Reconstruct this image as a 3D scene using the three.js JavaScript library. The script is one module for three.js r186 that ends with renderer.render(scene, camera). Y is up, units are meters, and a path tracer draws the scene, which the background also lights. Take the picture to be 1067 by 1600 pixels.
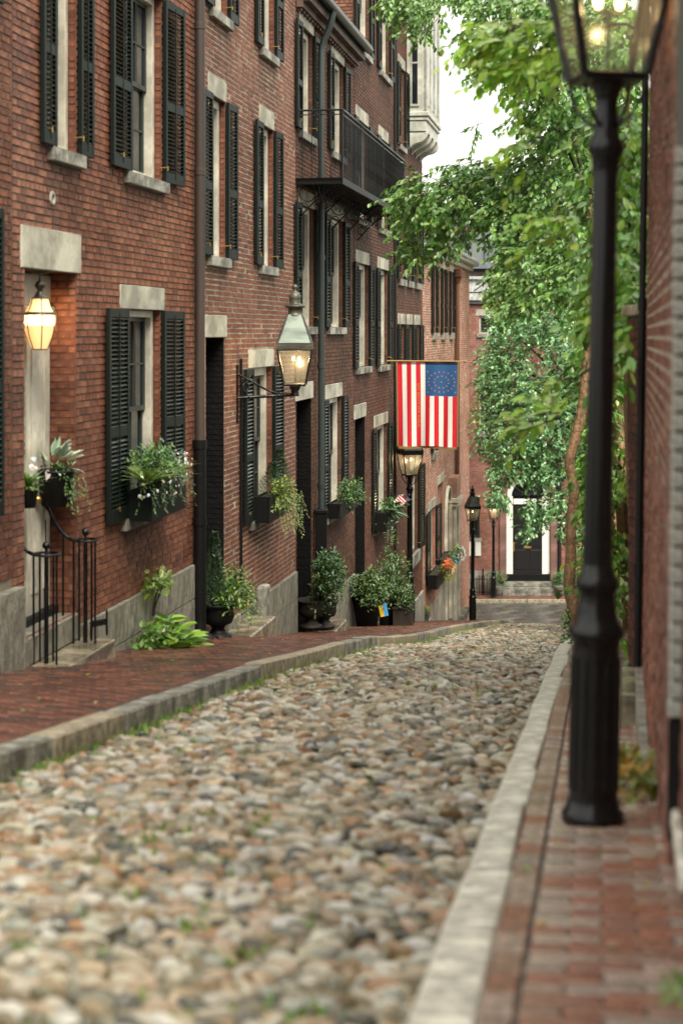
import * as THREE from 'three';
import { mergeGeometries } from 'three/addons/utils/BufferGeometryUtils.js';
import { RoundedBoxGeometry } from 'three/addons/geometries/RoundedBoxGeometry.js';
import { ImprovedNoise } from 'three/addons/math/ImprovedNoise.js';

// ------------------------------------------------------------------ camera, sky, sun, exposure
const scene = new THREE.Scene();
const F = 2500, CX = 533.5, HY = 520;            // focal length and eye level in pixels of the 1067 x 1600 photograph
const camera = new THREE.PerspectiveCamera(2 * Math.atan(800 / F) * 180 / Math.PI, 1067 / 1600, 0.1, 900);
camera.setViewOffset(1067, 1600, 0, 800 - HY, 1067, 1600);
camera.position.set(0, 0, 0);
camera.focus = 27; camera.userData.fStop = 1.7;
const renderer = new THREE.WebGLRenderer({ antialias: true });
renderer.toneMapping = THREE.LinearToneMapping;
renderer.toneMappingExposure = 2.05;
renderer.shadowMap.enabled = true;
{ // even overcast sky, brighter overhead
  const w = 64, h = 32, a = new Float32Array(w * h * 4);
  for (let j = 0; j < h; j++) for (let i = 0; i < w; i++) {
    const el = ((j + 0.5) / h - 0.5) * Math.PI, k = (j * w + i) * 4, s = Math.max(0, Math.sin(el));
    const L = el > 0 ? 0.76 + 0.42 * s : 0.2;
    a[k] = L; a[k + 1] = L * 0.985; a[k + 2] = L * 0.93; a[k + 3] = 1;
  }
  const t = new THREE.DataTexture(a, w, h, THREE.RGBAFormat, THREE.FloatType);
  t.mapping = THREE.EquirectangularReflectionMapping; t.magFilter = t.minFilter = THREE.LinearFilter; t.needsUpdate = true;
  scene.background = t; scene.environment = t;
}
const sun = new THREE.DirectionalLight(new THREE.Color(1, 0.93, 0.8), 2.7);
sun.position.set(15, 46, 16); sun.target.position.set(0, -4, -22); scene.add(sun, sun.target);
sun.castShadow = true; sun.shadow.radius = 55; sun.shadow.mapSize.set(2048, 2048);
Object.assign(sun.shadow.camera, { left: -40, right: 40, top: 50, bottom: -50, near: 1, far: 160 });

// ------------------------------------------------------------------ helpers
function rngOf(seed) { let a = seed >>> 0; return () => { a = (a + 0x6D2B79F5) | 0; let t = Math.imul(a ^ (a >>> 15), 1 | a); t = (t + Math.imul(t ^ (t >>> 7), 61 | t)) ^ t; return ((t ^ (t >>> 14)) >>> 0) / 4294967296; }; }
let R = rngOf(7);
const rr = (a, b) => a + (b - a) * R();
const V3 = (x, y, z) => new THREE.Vector3(x, y, z);
const lin = (r, g, b) => new THREE.Color().setRGB(r, g, b);
const noise = new ImprovedNoise();
const fbm = (x, y, z = 0) => noise.noise(x, y, z) + 0.5 * noise.noise(2.1 * x, 2.1 * y, z + 3) + 0.25 * noise.noise(4.3 * x, 4.3 * y, z + 7);
function noiseTex(size, cells, lo, hi, seed, contrast = 1, srgb = true, stretch = 1) {   // tiling value noise
  const r = rngOf(seed), out = new Uint8Array(size * size * 4), lay = [];
  for (let o = 0, c = cells; o < 5 && c <= size / 2; o++, c *= 2) { const cy = Math.max(1, Math.round(c / stretch)); lay.push([c, cy, Float32Array.from({ length: c * cy }, () => r())]); }
  for (let j = 0; j < size; j++) for (let i = 0; i < size; i++) {
    let v = 0, n = 0, amp = 1;
    for (const [c, cy, g] of lay) {
      const x = i / size * c, y = j / size * cy, x0 = x | 0, y0 = y | 0; let fx = x - x0, fy = y - y0; fx = fx * fx * (3 - 2 * fx); fy = fy * fy * (3 - 2 * fy);
      const q = (p, s) => g[(s % cy) * c + (p % c)];
      v += amp * ((q(x0, y0) * (1 - fx) + q(x0 + 1, y0) * fx) * (1 - fy) + (q(x0, y0 + 1) * (1 - fx) + q(x0 + 1, y0 + 1) * fx) * fy); n += amp; amp *= 0.62;
    }
    v = Math.min(1, Math.max(0, (v / n - 0.5) * 2.2 * contrast + 0.5));
    const k = (j * size + i) * 4, b = 255 * (lo + (hi - lo) * v); out[k] = out[k + 1] = out[k + 2] = b; out[k + 3] = 255;
  }
  const t = new THREE.DataTexture(out, size, size); t.wrapS = t.wrapT = THREE.RepeatWrapping; t.magFilter = THREE.LinearFilter; t.minFilter = THREE.LinearMipmapLinearFilter; t.generateMipmaps = true;
  if (srgb) t.colorSpace = THREE.SRGBColorSpace; t.needsUpdate = true; return t;
}
const TX = {
  stone: noiseTex(256, 6, 0.55, 1, 11, 1.3), bump: noiseTex(256, 10, 0, 1, 12, 1.2, false), soft: noiseTex(128, 3, 0.72, 1, 13),
  streak: noiseTex(256, 20, 0.74, 1, 14, 1.1, true, 2.5), rough: noiseTex(256, 4, 0.25, 0.75, 15, 1.4, false), grime: noiseTex(256, 3, 0.72, 1, 16, 1.3), fine: noiseTex(256, 16, 0.68, 1, 17, 1.2),
};
function M(color, o = {}) {
  const { phys, ...p } = o;
  return new (phys ? THREE.MeshPhysicalMaterial : THREE.MeshStandardMaterial)({ color: Array.isArray(color) ? lin(...color) : color, roughness: 0.7, ...p });
}
const MAT = {
  granite: M([0.36, 0.35, 0.29], { map: TX.stone, bumpMap: TX.bump, bumpScale: 0.006, roughness: 0.6 }),
  graniteStained: M([0.27, 0.255, 0.2], { map: TX.streak, bumpMap: TX.bump, bumpScale: 0.006, roughness: 0.65 }),
  lintel: M([0.5, 0.48, 0.38], { map: TX.grime, bumpMap: TX.bump, bumpScale: 0.003, roughness: 0.75 }),
  wetStone: M([0.34, 0.29, 0.2], { map: TX.stone, bumpMap: TX.bump, bumpScale: 0.003, roughness: 0.22 }),
  kerb: M([0.74, 0.7, 0.58], { map: TX.fine, bumpMap: TX.bump, bumpScale: 0.0015, roughness: 0.45 }),
  kerbDark: M([0.42, 0.36, 0.25], { map: TX.fine, bumpMap: TX.bump, bumpScale: 0.0015, roughness: 0.5 }),
  cream: M([0.86, 0.81, 0.66], { map: TX.soft, roughness: 0.5 }),
  creamShut: M([0.5, 0.5, 0.42], { map: TX.soft, roughness: 0.5 }),
  bay: M([0.76, 0.77, 0.66], { map: TX.soft, roughness: 0.5 }),
  shutter: M([0.008, 0.0125, 0.0105], { roughness: 0.5, phys: true, specularIntensity: 0.3 }), slat: M([0.011, 0.017, 0.014], { roughness: 0.26, phys: true, specularIntensity: 0.8 }),
  sash: M([0.03, 0.04, 0.036], { roughness: 0.4 }),
  pane: M([0.012, 0.016, 0.018], { roughness: 0.06, phys: true, ior: 1.5 }),
  iron: M([0.008, 0.008, 0.0085], { map: TX.soft, bumpMap: TX.bump, bumpScale: 0.002, roughness: 0.75, roughnessMap: TX.rough, phys: true, specularIntensity: 0.7 }),
  ironDull: M([0.012, 0.012, 0.012], { roughness: 0.6, phys: true, specularIntensity: 0.5 }),
  pipeBrown: M([0.075, 0.052, 0.04], { map: TX.soft, roughness: 0.5 }), pipeGreen: M([0.045, 0.062, 0.058], { map: TX.soft, roughness: 0.5 }),
  pipeRust: M([0.2, 0.075, 0.035], { map: TX.soft, roughness: 0.5 }),
  copper: M([0.2, 0.24, 0.2], { map: TX.grime, roughness: 0.45, metalness: 0.35 }), bronze: M([0.1, 0.09, 0.07], { map: TX.soft, roughness: 0.35, metalness: 0.6 }),
  brass: M([0.6, 0.38, 0.12], { metalness: 0.9, roughness: 0.35 }),
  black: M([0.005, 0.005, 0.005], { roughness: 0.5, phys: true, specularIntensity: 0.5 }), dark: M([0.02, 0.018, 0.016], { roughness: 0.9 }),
  soil: M([0.03, 0.024, 0.016], { roughness: 1 }),
  glass: M([0.9, 0.94, 0.88], { phys: true, transmission: 1, thickness: 0, roughness: 0.22, ior: 1.45 }),
  glow: M([0.9, 0.7, 0.4], { emissive: lin(1, 0.66, 0.28), emissiveIntensity: 6 }),
  slate: M([0.16, 0.17, 0.19], { map: TX.stone, roughness: 0.35 }), slateLight: M([0.68, 0.66, 0.64], { map: TX.soft, roughness: 0.12 }),
  bark: M([0.36, 0.22, 0.115], { map: TX.streak, bumpMap: TX.bump, bumpScale: 0.01, roughness: 0.7 }), twig: M([0.03, 0.022, 0.016], { roughness: 0.9 }),
  terracotta: M([0.03, 0.021, 0.015], { map: TX.grime, roughness: 0.6 }),
};
const counts = {};
function numbered(n) { const k = counts[n] = (counts[n] ?? -1) + 1; return k ? `${n}_${String(k).padStart(3, '0')}` : n; }
function tag(o, label, category, group, kind) { if (label) o.userData.label = label; if (category) o.userData.category = category; if (group) o.userData.group = group; if (kind) o.userData.kind = kind; return o; }
function thing(name, label, category, pos, group) {
  const g = new THREE.Group(); g.name = numbered(name); if (pos) g.position.copy(pos); scene.add(g); return tag(g, label, category, group);
}
function struct(name, label, pos) { const g = new THREE.Group(); g.name = numbered(name); if (pos) g.position.copy(pos); scene.add(g); return tag(g, label, null, null, 'structure'); }
function mesh(name, geo, mat, parent, kind) {
  const m = new THREE.Mesh(geo, mat); m.name = name; m.castShadow = m.receiveShadow = true; parent.add(m); if (kind) m.userData.kind = kind; return m;
}
const flat = g => { const q = g.index ? g.toNonIndexed() : g; for (const k of Object.keys(q.attributes)) if (!['position', 'normal', 'uv'].includes(k)) q.deleteAttribute(k); return q; };
const merge = list => mergeGeometries(list.map(flat));
function bx(w, h, d, x = 0, y = 0, z = 0) { return new THREE.BoxGeometry(w, h, d).translate(x, y, z); }
function rb(w, h, d, x = 0, y = 0, z = 0, r = 0.008) { return new RoundedBoxGeometry(w, h, d, 1, Math.min(r, w / 3, h / 3, d / 3)).translate(x, y, z); }
function uvm(g, s = 1) { // uv in metres from the dominant side of each normal
  const q = flat(g), p = q.attributes.position, n = q.attributes.normal, uv = new Float32Array(p.count * 2);
  for (let i = 0; i < p.count; i++) {
    const ax = Math.abs(n.getX(i)), ay = Math.abs(n.getY(i)), az = Math.abs(n.getZ(i));
    const [a, b] = ax >= ay && ax >= az ? [p.getZ(i), p.getY(i)] : ay >= az ? [p.getX(i), p.getZ(i)] : [p.getX(i), p.getY(i)];
    uv[2 * i] = a * s; uv[2 * i + 1] = b * s;
  }
  q.setAttribute('uv', new THREE.BufferAttribute(uv, 2)); return q;
}
function lathe(prof, seg = 20) { return new THREE.LatheGeometry(prof.map(([r, y]) => new THREE.Vector2(r, y)), seg); }
function tube(pts, r, seg = 0, rad = 6) { const c = new THREE.CatmullRomCurve3(pts); return new THREE.TubeGeometry(c, seg || pts.length * 5, r, rad); }
function rod(a, b, r, r2 = r, rad = 6) {
  const d = b.clone().sub(a), g = new THREE.CylinderGeometry(r2, r, d.length(), rad);
  return g.applyQuaternion(new THREE.Quaternion().setFromUnitVectors(V3(0, 1, 0), d.normalize())).translate(...a.clone().add(b).multiplyScalar(0.5).toArray());
}
function limb(pts, radii, rad = 7, seg = 24) { // tapered, bending tube
  const c = new THREE.CatmullRomCurve3(pts), g = new THREE.TubeGeometry(c, seg, 1, rad), p = g.attributes.position;
  for (let i = 0; i <= seg; i++) {
    const t = i / seg, q = t * (radii.length - 1), k = Math.min(radii.length - 2, q | 0), r = radii[k] + (radii[k + 1] - radii[k]) * (q - k), o = c.getPointAt(t);
    for (let j = 0; j <= rad; j++) { const n = i * (rad + 1) + j, v = V3(p.getX(n), p.getY(n), p.getZ(n)).sub(o).multiplyScalar(r * (1 + 0.12 * noise.noise(t * 9, j, pts.length))).add(o); p.setXYZ(n, v.x, v.y, v.z); }
  }
  g.computeVertexNormals(); return g;
}
const at = (u, v, d) => V3((u - CX) / F * d, (HY - v) / F * d, -d);
const geoCache = {}; const cached = (k, f) => geoCache[k] ??= f();
function instanced(name, geo, mat, list, parent, kind = 'stuff') { // list of {m, c}
  if (!list.length) return null;
  const im = new THREE.InstancedMesh(geo, mat, list.length); im.name = name; list.forEach((e, i) => { im.setMatrixAt(i, e.m); if (e.c) im.setColorAt(i, e.c); });
  im.castShadow = im.receiveShadow = true; parent.add(im); if (kind) im.userData.kind = kind; return im;
}

// ------------------------------------------------------------------ lie of the land: metres below the eye at each distance
const DT = [[-40, -1.2], [-12, -0.35], [0, 1.16], [3.886, 1.68], [6.58, 2.04], [10.5, 2.56], [14.7, 3.13], [18.95, 3.75], [21.5, 4.21], [24.6, 4.75], [29.8, 5.6], [33.3, 6.2], [36, 6.66], [41.2, 7.55], [48.8, 8.9], [54.6, 9.98], [56.2, 10.12], [62, 10.25], [70, 10.3], [400, 10.6]];
function drop(d) {
  let i = 0; while (i < DT.length - 2 && d > DT[i + 1][0]) i++;
  const [x0, y0] = DT[i], [x1, y1] = DT[i + 1], sl = k => k <= 0 || k >= DT.length - 1 ? (y1 - y0) / (x1 - x0) : (DT[k + 1][1] - DT[k - 1][1]) / (DT[k + 1][0] - DT[k - 1][0]);
  const h = x1 - x0, t = Math.min(1, Math.max(0, (d - x0) / h)), t2 = t * t, t3 = t2 * t;
  return (2 * t3 - 3 * t2 + 1) * y0 + (t3 - 2 * t2 + t) * h * sl(i) + (-2 * t3 + 3 * t2) * y1 + (t3 - t2) * h * sl(i + 1);
}
const pl = (T, d) => { let i = 0; while (i < T.length - 2 && d > T[i + 1][0]) i++; const [a, b] = T[i], [c, e] = T[i + 1]; return b + (e - b) * (d - a) / (c - a); };
const LW = d => d < 19.45 ? -5.175 + 0.179 * d : d < 25.1 ? -5.049 + 0.1726 * d : d < 42 ? -4.934 + 0.168 * d : -5.309 + 0.177 * d;
const LK = d => pl([[-2, -2.95], [7.85, -1.68], [9.9, -1.33], [12, -1.0], [14.1, -0.66], [16.6, -0.15], [20, 0.5], [24, 1.2], [28, 1.83], [36, 3.03], [44, 4.2], [53.6, 5.7]], d);
const RK = d => 0.166 + (d - 3.886) * 0.159;
const RW = d => 0.199 + 0.171 * d;
const CURB = 0.13, CURBR = 0.03;
// Frame at distance d on the line X(d): across, up, along (away)
function basis(X, d) {
  const e = 0.3, a = V3(X(d + e) - X(d - e), -(drop(d + e) - drop(d - e)), -2 * e).normalize(), c = V3(1, 0, 0).addScaledVector(a, -a.x).setY(0).normalize();
  const ac = V3(-a.z, 0, a.x).normalize(), up = new THREE.Vector3().crossVectors(ac, a).normalize(); return { a, c: ac, up };
}

// ------------------------------------------------------------------ ground, road, pavements, kerbs
function strip(XA, XB, ds, dy, uvs = 1) { // sheet between two lines
  const pos = [], uv = [], idx = []; const n = 9;
  ds.forEach((d, i) => { for (let j = 0; j < n; j++) { const t = j / (n - 1), x = XA(d) + (XB(d) - XA(d)) * t; pos.push(x, -drop(d) + (typeof dy === 'function' ? dy(d, t) : dy), -d); uv.push(x * uvs, d * uvs); if (i && j) { const k = i * n + j; idx.push(k - n - 1, k - n, k, k - n - 1, k, k - 1); } } });
  const g = new THREE.BufferGeometry(); g.setAttribute('position', new THREE.Float32BufferAttribute(pos, 3)); g.setAttribute('uv', new THREE.Float32BufferAttribute(uv, 2)); g.setIndex(idx); g.computeVertexNormals(); return g;
}
const range = (a, b, s) => { const o = []; for (let x = a; x < b; x += s) o.push(x); o.push(b); return o; };
{
  const g = strip(() => -220, () => 220, [...range(-40, 70, 2), ...range(75, 400, 25)], -0.45, 0.3);
  const m = new THREE.Mesh(g, M([0.1, 0.09, 0.075], { map: TX.grime, roughness: 0.95 })); m.name = 'ground'; m.receiveShadow = true; tag(m, 'earth beneath and around the sloping lane', null, null, 'structure'); scene.add(m);
}
const crown = t => 0.03 * (1 - Math.pow(2 * t - 1, 2)) - 0.07 * t * t;
const cobbleLane = struct('cobbled_street', 'narrow lane paved with rounded river cobbles running downhill');
mesh('earth_bed', strip(d => LK(d) - 0.05, d => RK(d) + 0.05, range(-6, 55, 0.5), (d, t) => -0.05 + crown(t), 1.5), M([0.045, 0.038, 0.025], { map: TX.grime, bumpMap: TX.bump, bumpScale: 0.01, roughness: 0.6 }), cobbleLane);
{ // cobbles: a few worn shapes, thousands of stones
  const shapes = [0, 1, 2, 3, 4, 5].map(k => {
    const g = new THREE.IcosahedronGeometry(1, 2), p = g.attributes.position;
    for (let i = 0; i < p.count; i++) { const v = V3(p.getX(i), p.getY(i), p.getZ(i)), f = 1 + 0.2 * noise.noise(v.x * 1.1 + k * 9, v.y * 1.1, v.z * 1.1) + 0.07 * noise.noise(v.x * 2.9, v.y * 2.9 + k * 5, v.z * 2.9); p.setXYZ(i, v.x * f, Math.sign(v.y) * Math.pow(Math.abs(v.y), 0.8) * f, v.z * f); }
    g.deleteAttribute('uv'); const idx = g; const mg = idx; mg.computeVertexNormals();
    const n = mg.attributes.normal, q = mg.attributes.position; // smooth normals: average by place
    const map = new Map(); for (let i = 0; i < q.count; i++) { const key = `${q.getX(i).toFixed(4)},${q.getY(i).toFixed(4)},${q.getZ(i).toFixed(4)}`; (map.get(key) ?? map.set(key, [V3(0, 0, 0), []]).get(key)); const e = map.get(key); e[0].add(V3(n.getX(i), n.getY(i), n.getZ(i))); e[1].push(i); }
    for (const [s, l] of map.values()) { s.normalize(); for (const i of l) n.setXYZ(i, s.x, s.y, s.z); }
    const uv = new Float32Array(q.count * 2); for (let i = 0; i < q.count; i++) { uv[2 * i] = q.getX(i) * 0.4; uv[2 * i + 1] = q.getZ(i) * 0.4 + q.getY(i) * 0.2; } mg.setAttribute('uv', new THREE.BufferAttribute(uv, 2)); return mg;
  });
  const pal = [[0.52, 0.42, 0.27], [0.62, 0.55, 0.4], [0.74, 0.7, 0.56], [0.34, 0.21, 0.095], [0.3, 0.27, 0.17], [0.58, 0.42, 0.27], [0.14, 0.135, 0.1], [0.48, 0.26, 0.12], [0.2, 0.18, 0.11], [0.68, 0.61, 0.48], [0.46, 0.46, 0.38], [0.085, 0.082, 0.062], [0.77, 0.74, 0.63], [0.44, 0.33, 0.18], [0.36, 0.32, 0.21], [0.25, 0.19, 0.1], [0.66, 0.5, 0.31], [0.7, 0.62, 0.44]];
  const mats = pal.map(c => M(c, { map: TX.soft, bumpMap: TX.bump, bumpScale: 0.002, roughness: 0.14 })), white = M([1, 1, 1], { map: TX.soft, bumpMap: TX.bump, bumpScale: 0.002, roughness: 0.14 });
  R = rngOf(21); const lists = shapes.map(() => []), all = [];
  const q = new THREE.Quaternion(), mm = new THREE.Matrix4();
  for (let d = 2.6; d < 54; ) {
    const big = d < 7 ? 0.58 : d < 12 ? 0.64 : 0.72, step = 0.062 * big, w = RK(d) - LK(d); let x = 0.03;
    while (x < w - 0.02) {
      const sx = rr(0.04, 0.1) * big * (R() < 0.15 ? 1.3 : 1), sz = rr(0.024, 0.044) * big, sy = rr(0.02, 0.036), t = (x + sx) / w; if (x + sx > w) break;
      const dd = d + rr(-0.028, 0.028), X = LK(d) + x + sx, b = basis(RK, dd), gap = R() < (t > 0.84 ? 0.22 : 0.035);
      const wear = fbm(X * 0.55, dd * 0.4, 2);
      mm.makeBasis(b.c, b.up, b.a.clone().negate()); q.setFromRotationMatrix(mm).multiply(new THREE.Quaternion().setFromEuler(new THREE.Euler(rr(-0.35, 0.45), rr(-0.55, 0.55) + (R() < 0.1 ? 1.2 : 0), rr(-0.3, 0.3))));
      const pos = V3(X, -drop(dd) + crown(t) - 0.02 + rr(-0.02, 0.012) + 0.022 * fbm(X * 0.9, dd * 0.6, 5), -dd);
      if (!gap) {
        const ci = Math.floor(R() * pal.length * (wear > 0.25 ? 0.8 : 1)) % pal.length, c = pal[ci], j = rr(0.82, 1.18);
        const e = { m: new THREE.Matrix4().compose(pos, q, V3(sx * 1.12, sy, sz * 1.12)), c: lin(Math.min(0.78, c[0] * j), Math.min(0.76, c[1] * j * rr(0.95, 1.05)), Math.min(0.7, c[2] * j)), ci, sh: Math.floor(R() * 6), d: dd };
        const u = CX + F * X / dd, v = HY - F * pos.y / dd; all.push(e); e.seen = u > -20 && u < 1087 && v < 1640;
      }
      x += 2 * sx * 1.0;
    }
    d += step * rr(0.92, 1.08);
  }
  const near = all.filter(e => e.seen).sort((a, b) => a.d - b.d).slice(0, 300); const pick = new Set(near);
  for (const e of near) { const m = mesh('cobblestone', shapes[e.sh], mats[e.ci], cobbleLane); m.matrixAutoUpdate = true; e.m.decompose(m.position, m.quaternion, m.scale); }
  for (const e of all) if (!pick.has(e)) lists[e.sh].push(e);
  lists.forEach((l, i) => instanced('cobblestones', shapes[i], white, l, cobbleLane));
  // moss and weeds between the stones
  R = rngOf(33); const blades = [], bg = new THREE.ConeGeometry(1, 1, 3).translate(0, 0.5, 0);
  for (let i = 0; i < 1500; i++) {
    const d = 3 + 45 * Math.pow(R(), 1.4), edge = R() < 0.3, t = edge ? rr(0.005, 0.04) : rr(0.05, 0.95), X = LK(d) + (RK(d) - LK(d)) * t; if (!edge && fbm(X * 0.8, d * 0.5, 11) < 0.12) continue;
    for (let k = 0; k < 5; k++) { const h = rr(0.03, 0.065) * (edge ? 1.3 : 1); blades.push({ m: new THREE.Matrix4().compose(V3(X + rr(-0.04, 0.04), -drop(d) + crown(t) - 0.015, -d + rr(-0.04, 0.04)), new THREE.Quaternion().setFromEuler(new THREE.Euler(rr(-0.8, 0.8), rr(0, 6), rr(-0.8, 0.8))), V3(rr(0.008, 0.016), h, 0.008)), c: lin(rr(0.08, 0.16), rr(0.17, 0.26), 0.02) }); }
  }
  const gr = new THREE.InstancedMesh(bg, M([1, 1, 1], { roughness: 0.6 }), blades.length); gr.name = 'grass'; blades.forEach((e, i) => { gr.setMatrixAt(i, e.m); gr.setColorAt(i, e.c); }); tag(gr, 'tufts of grass and moss growing between the cobbles', null, null, 'stuff'); gr.receiveShadow = true; scene.add(gr);
}
// paving bricks: top face worn round
function paver(w, h, d, b = 0.006) { const g = new RoundedBoxGeometry(w, h, d, 1, b); return flat(g); }
const paverPal = { wet: [[0.15, 0.055, 0.034], [0.2, 0.072, 0.044], [0.11, 0.048, 0.034], [0.26, 0.1, 0.062], [0.09, 0.055, 0.042]], pale: [[0.46, 0.31, 0.24], [0.56, 0.41, 0.32], [0.42, 0.25, 0.18], [0.44, 0.17, 0.1], [0.46, 0.37, 0.3], [0.4, 0.18, 0.115], [0.6, 0.46, 0.36]] };
function pavement(label, XA, XB, d0, d1, pal, rough, seed, lengthwise, CURB) {
  const P = struct('brick_pavement', label); R = rngOf(seed);
  mesh('sand_bed', strip(XA, XB, range(d0, d1, 0.5), CURB - 0.01, 2), M([0.075, 0.06, 0.045], { map: TX.grime, roughness: 0.8 }), P);
  const pg = paver(0.196, 0.05, 0.094), all = [], mm = new THREE.Matrix4();
  const mats = pal.map(c => M(c, { map: TX.soft, bumpMap: TX.bump, bumpScale: 0.003, roughness: rough, roughnessMap: null })), white = M([1, 1, 1], { map: TX.soft, bumpMap: TX.bump, bumpScale: 0.003, roughness: rough });
  let row = 0;
  for (let d = d0 + 0.06; d < d1 - 0.05; d += 0.1035, row++) {
    const w = XB(d) - XA(d), cols = [];
    let x = 0.006; // a border course laid lengthwise beside the kerb, the field across
    if (lengthwise) { if (row % 2 === 0) cols.push([0.055, true]); x = 0.112; } else x = 0.01 - (row % 2) * 0.1;
    if (lengthwise) x += (row % 2) * 0.1 - 0.1;
    for (; x < w; x += 0.205) cols.push([x + 0.1, false]);
    for (const [xc, turn] of cols) {
      if (lengthwise && !turn && xc < 0.16) { if (xc < 0.1) continue; }
      let len = 1, xx = xc; const lo = lengthwise && !turn ? 0.108 : 0.0, l = Math.max(lo, xc - 0.098), r = Math.min(w - 0.004, xc + 0.098); if (!turn) { if (r - l < 0.03) continue; len = (r - l) / 0.196; xx = (l + r) / 2; }
      const X = XA(d) + xx, dd = d + (turn ? 0.052 : rr(-0.004, 0.004)), b = basis(XA, dd); mm.makeBasis(b.c, b.up, b.a.clone().negate());
      const q = new THREE.Quaternion().setFromRotationMatrix(mm).multiply(new THREE.Quaternion().setFromEuler(new THREE.Euler(rr(-0.03, 0.03), (turn ? Math.PI / 2 : 0) + rr(-0.025, 0.025), rr(-0.022, 0.022))));
      const n = fbm(X * 0.8 + seed, d * 0.5), ci = Math.min(pal.length - 1, Math.max(0, Math.floor((R() * 0.75 + 0.18 + n * 0.3) * pal.length))), c = pal[ci], j = rr(0.8, 1.2);
      const pos = V3(X, -drop(dd) + CURB - 0.027 + rr(-0.003, 0.003) + 0.004 * fbm(X, d * 0.7, 3), -dd), u = CX + F * X / dd, v = HY - F * pos.y / dd;
      all.push({ m: new THREE.Matrix4().compose(pos, q, V3(len, 1, 1)), c: lin(c[0] * j, c[1] * j, c[2] * j), ci, d: dd, seen: u > -10 && u < 1077 && v < 1620 });
    }
  }
  const near = all.filter(e => e.seen).sort((a, b) => a.d - b.d).slice(0, 300), pick = new Set(near);
  for (const e of near) { const m = mesh('paving_brick', pg, mats[e.ci], P); e.m.decompose(m.position, m.quaternion, m.scale); }
  instanced('paving_bricks', pg, white, all.filter(e => !pick.has(e)), P);
  return P;
}
const KW = 0.155;
pavement('wet dark red brick pavement along the house fronts on the left', d => LW(d) - 0.02, d => LK(d) - KW, 4, 53.4, paverPal.wet, 0.24, 41, false, CURB);
pavement('pale worn brick pavement beside the large lamp post', d => RK(d) + KW, d => RW(d) + 0.06, 2.6, 53.4, paverPal.pale, 0.15, 42, true, CURBR);
function kerb(label, X, side, d0, d1, mats, seed, CURB) {
  const K = struct('kerb', label); R = rngOf(seed);
  for (let d = d0; d < d1; ) {
    const L = rr(0.85, 1.7), dm = d + L / 2, b = basis(X, dm), mm = new THREE.Matrix4().makeBasis(b.c, b.up, b.a.clone().negate()), w = KW + rr(-0.012, 0.015);
    const g = uvm(new RoundedBoxGeometry(w, 0.34, L - 0.012, 2, 0.018), 1.3); const p = g.attributes.position;
    for (let i = 0; i < p.count; i++) { const k = 0.005 * noise.noise(p.getX(i) * 9 + seed, p.getY(i) * 9, (p.getZ(i) + d) * 5); p.setXYZ(i, p.getX(i) + k, p.getY(i) + k, p.getZ(i)); }
    const m = mesh('kerb_stone', g, mats[Math.floor(R() * mats.length)], K); m.position.set(X(dm) + side * w / 2, -drop(dm) + CURB - 0.165 + rr(-0.008, 0.008), -dm); m.quaternion.setFromRotationMatrix(mm).multiply(new THREE.Quaternion().setFromEuler(new THREE.Euler(rr(-0.008, 0.008), rr(-0.012, 0.012), rr(-0.02, 0.02)))); d += L;
  }
}
kerb('dark granite kerb stones edging the pavement before the houses', LK, -1, 3, 53.5, [MAT.kerbDark, MAT.kerbDark, MAT.granite], 51, CURB);
kerb('pale granite kerb stones along the lamp post pavement', RK, 1, 2.6, 53.5, [MAT.kerb], 52, CURBR);
{ // the cross street at the foot of the lane
  const r = new THREE.Mesh(strip(() => -30, () => 60, range(55, 60.4, 0.6), 0.02, 0.6), M([0.11, 0.105, 0.095], { map: TX.stone, bumpMap: TX.bump, bumpScale: 0.006, roughness: 0.38 })); r.name = 'asphalt_road'; r.receiveShadow = true; tag(r, 'wet grey cross street at the bottom of the lane', null, null, 'structure'); scene.add(r);
  const c = new THREE.Mesh(uvm(strip(d => LK(53.4) - 2.2, d => RW(53.4), range(53.3, 55.2, 0.3), 0.028, 1), 1), M([0.2, 0.11, 0.085], { map: TX.grime, bumpMap: TX.bump, bumpScale: 0.005, roughness: 0.4 })); c.name = 'brick_crossing'; c.receiveShadow = true; tag(c, 'worn brick crossing where the cobbles meet the cross street', null, null, 'structure'); scene.add(c);
  const K = struct('kerb', 'far granite kerb across the cross street'); for (let x = -4; x < 20; x += 2) mesh('kerb_stone', uvm(rb(1.985, 0.3, 0.16, 0, 0, 0, 0.015)), MAT.kerbDark, K).position.set(x, -drop(60.4) + 0.0, -60.5);
  const P = struct('brick_pavement', 'red brick pavement before the house with the black door'); const bed = strip(() => -10, () => 30, range(60.55, 62.2, 0.4), 0.14, 2); mesh('sand_bed', bed, M([0.09, 0.06, 0.045], { roughness: 0.8 }), P);
  R = rngOf(55); const l = [], pg = paver(0.196, 0.05, 0.094); for (let d = 60.65; d < 62.1; d += 0.104) for (let x = -2; x < 16; x += 0.205) { const c2 = paverPal.wet[Math.floor(R() * 5)], j = rr(1, 1.5); l.push({ m: new THREE.Matrix4().makeTranslation(x + rr(-0.004, 0.004) + (Math.round(d / 0.104) % 2) * 0.1, -drop(d) + 0.122 + rr(-0.003, 0.003), -d), c: lin(c2[0] * j, c2[1] * j, c2[2] * j) }); } instanced('paving_bricks', pg, M([1, 1, 1], { map: TX.soft, roughness: 0.4 }), l, P);
}

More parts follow.
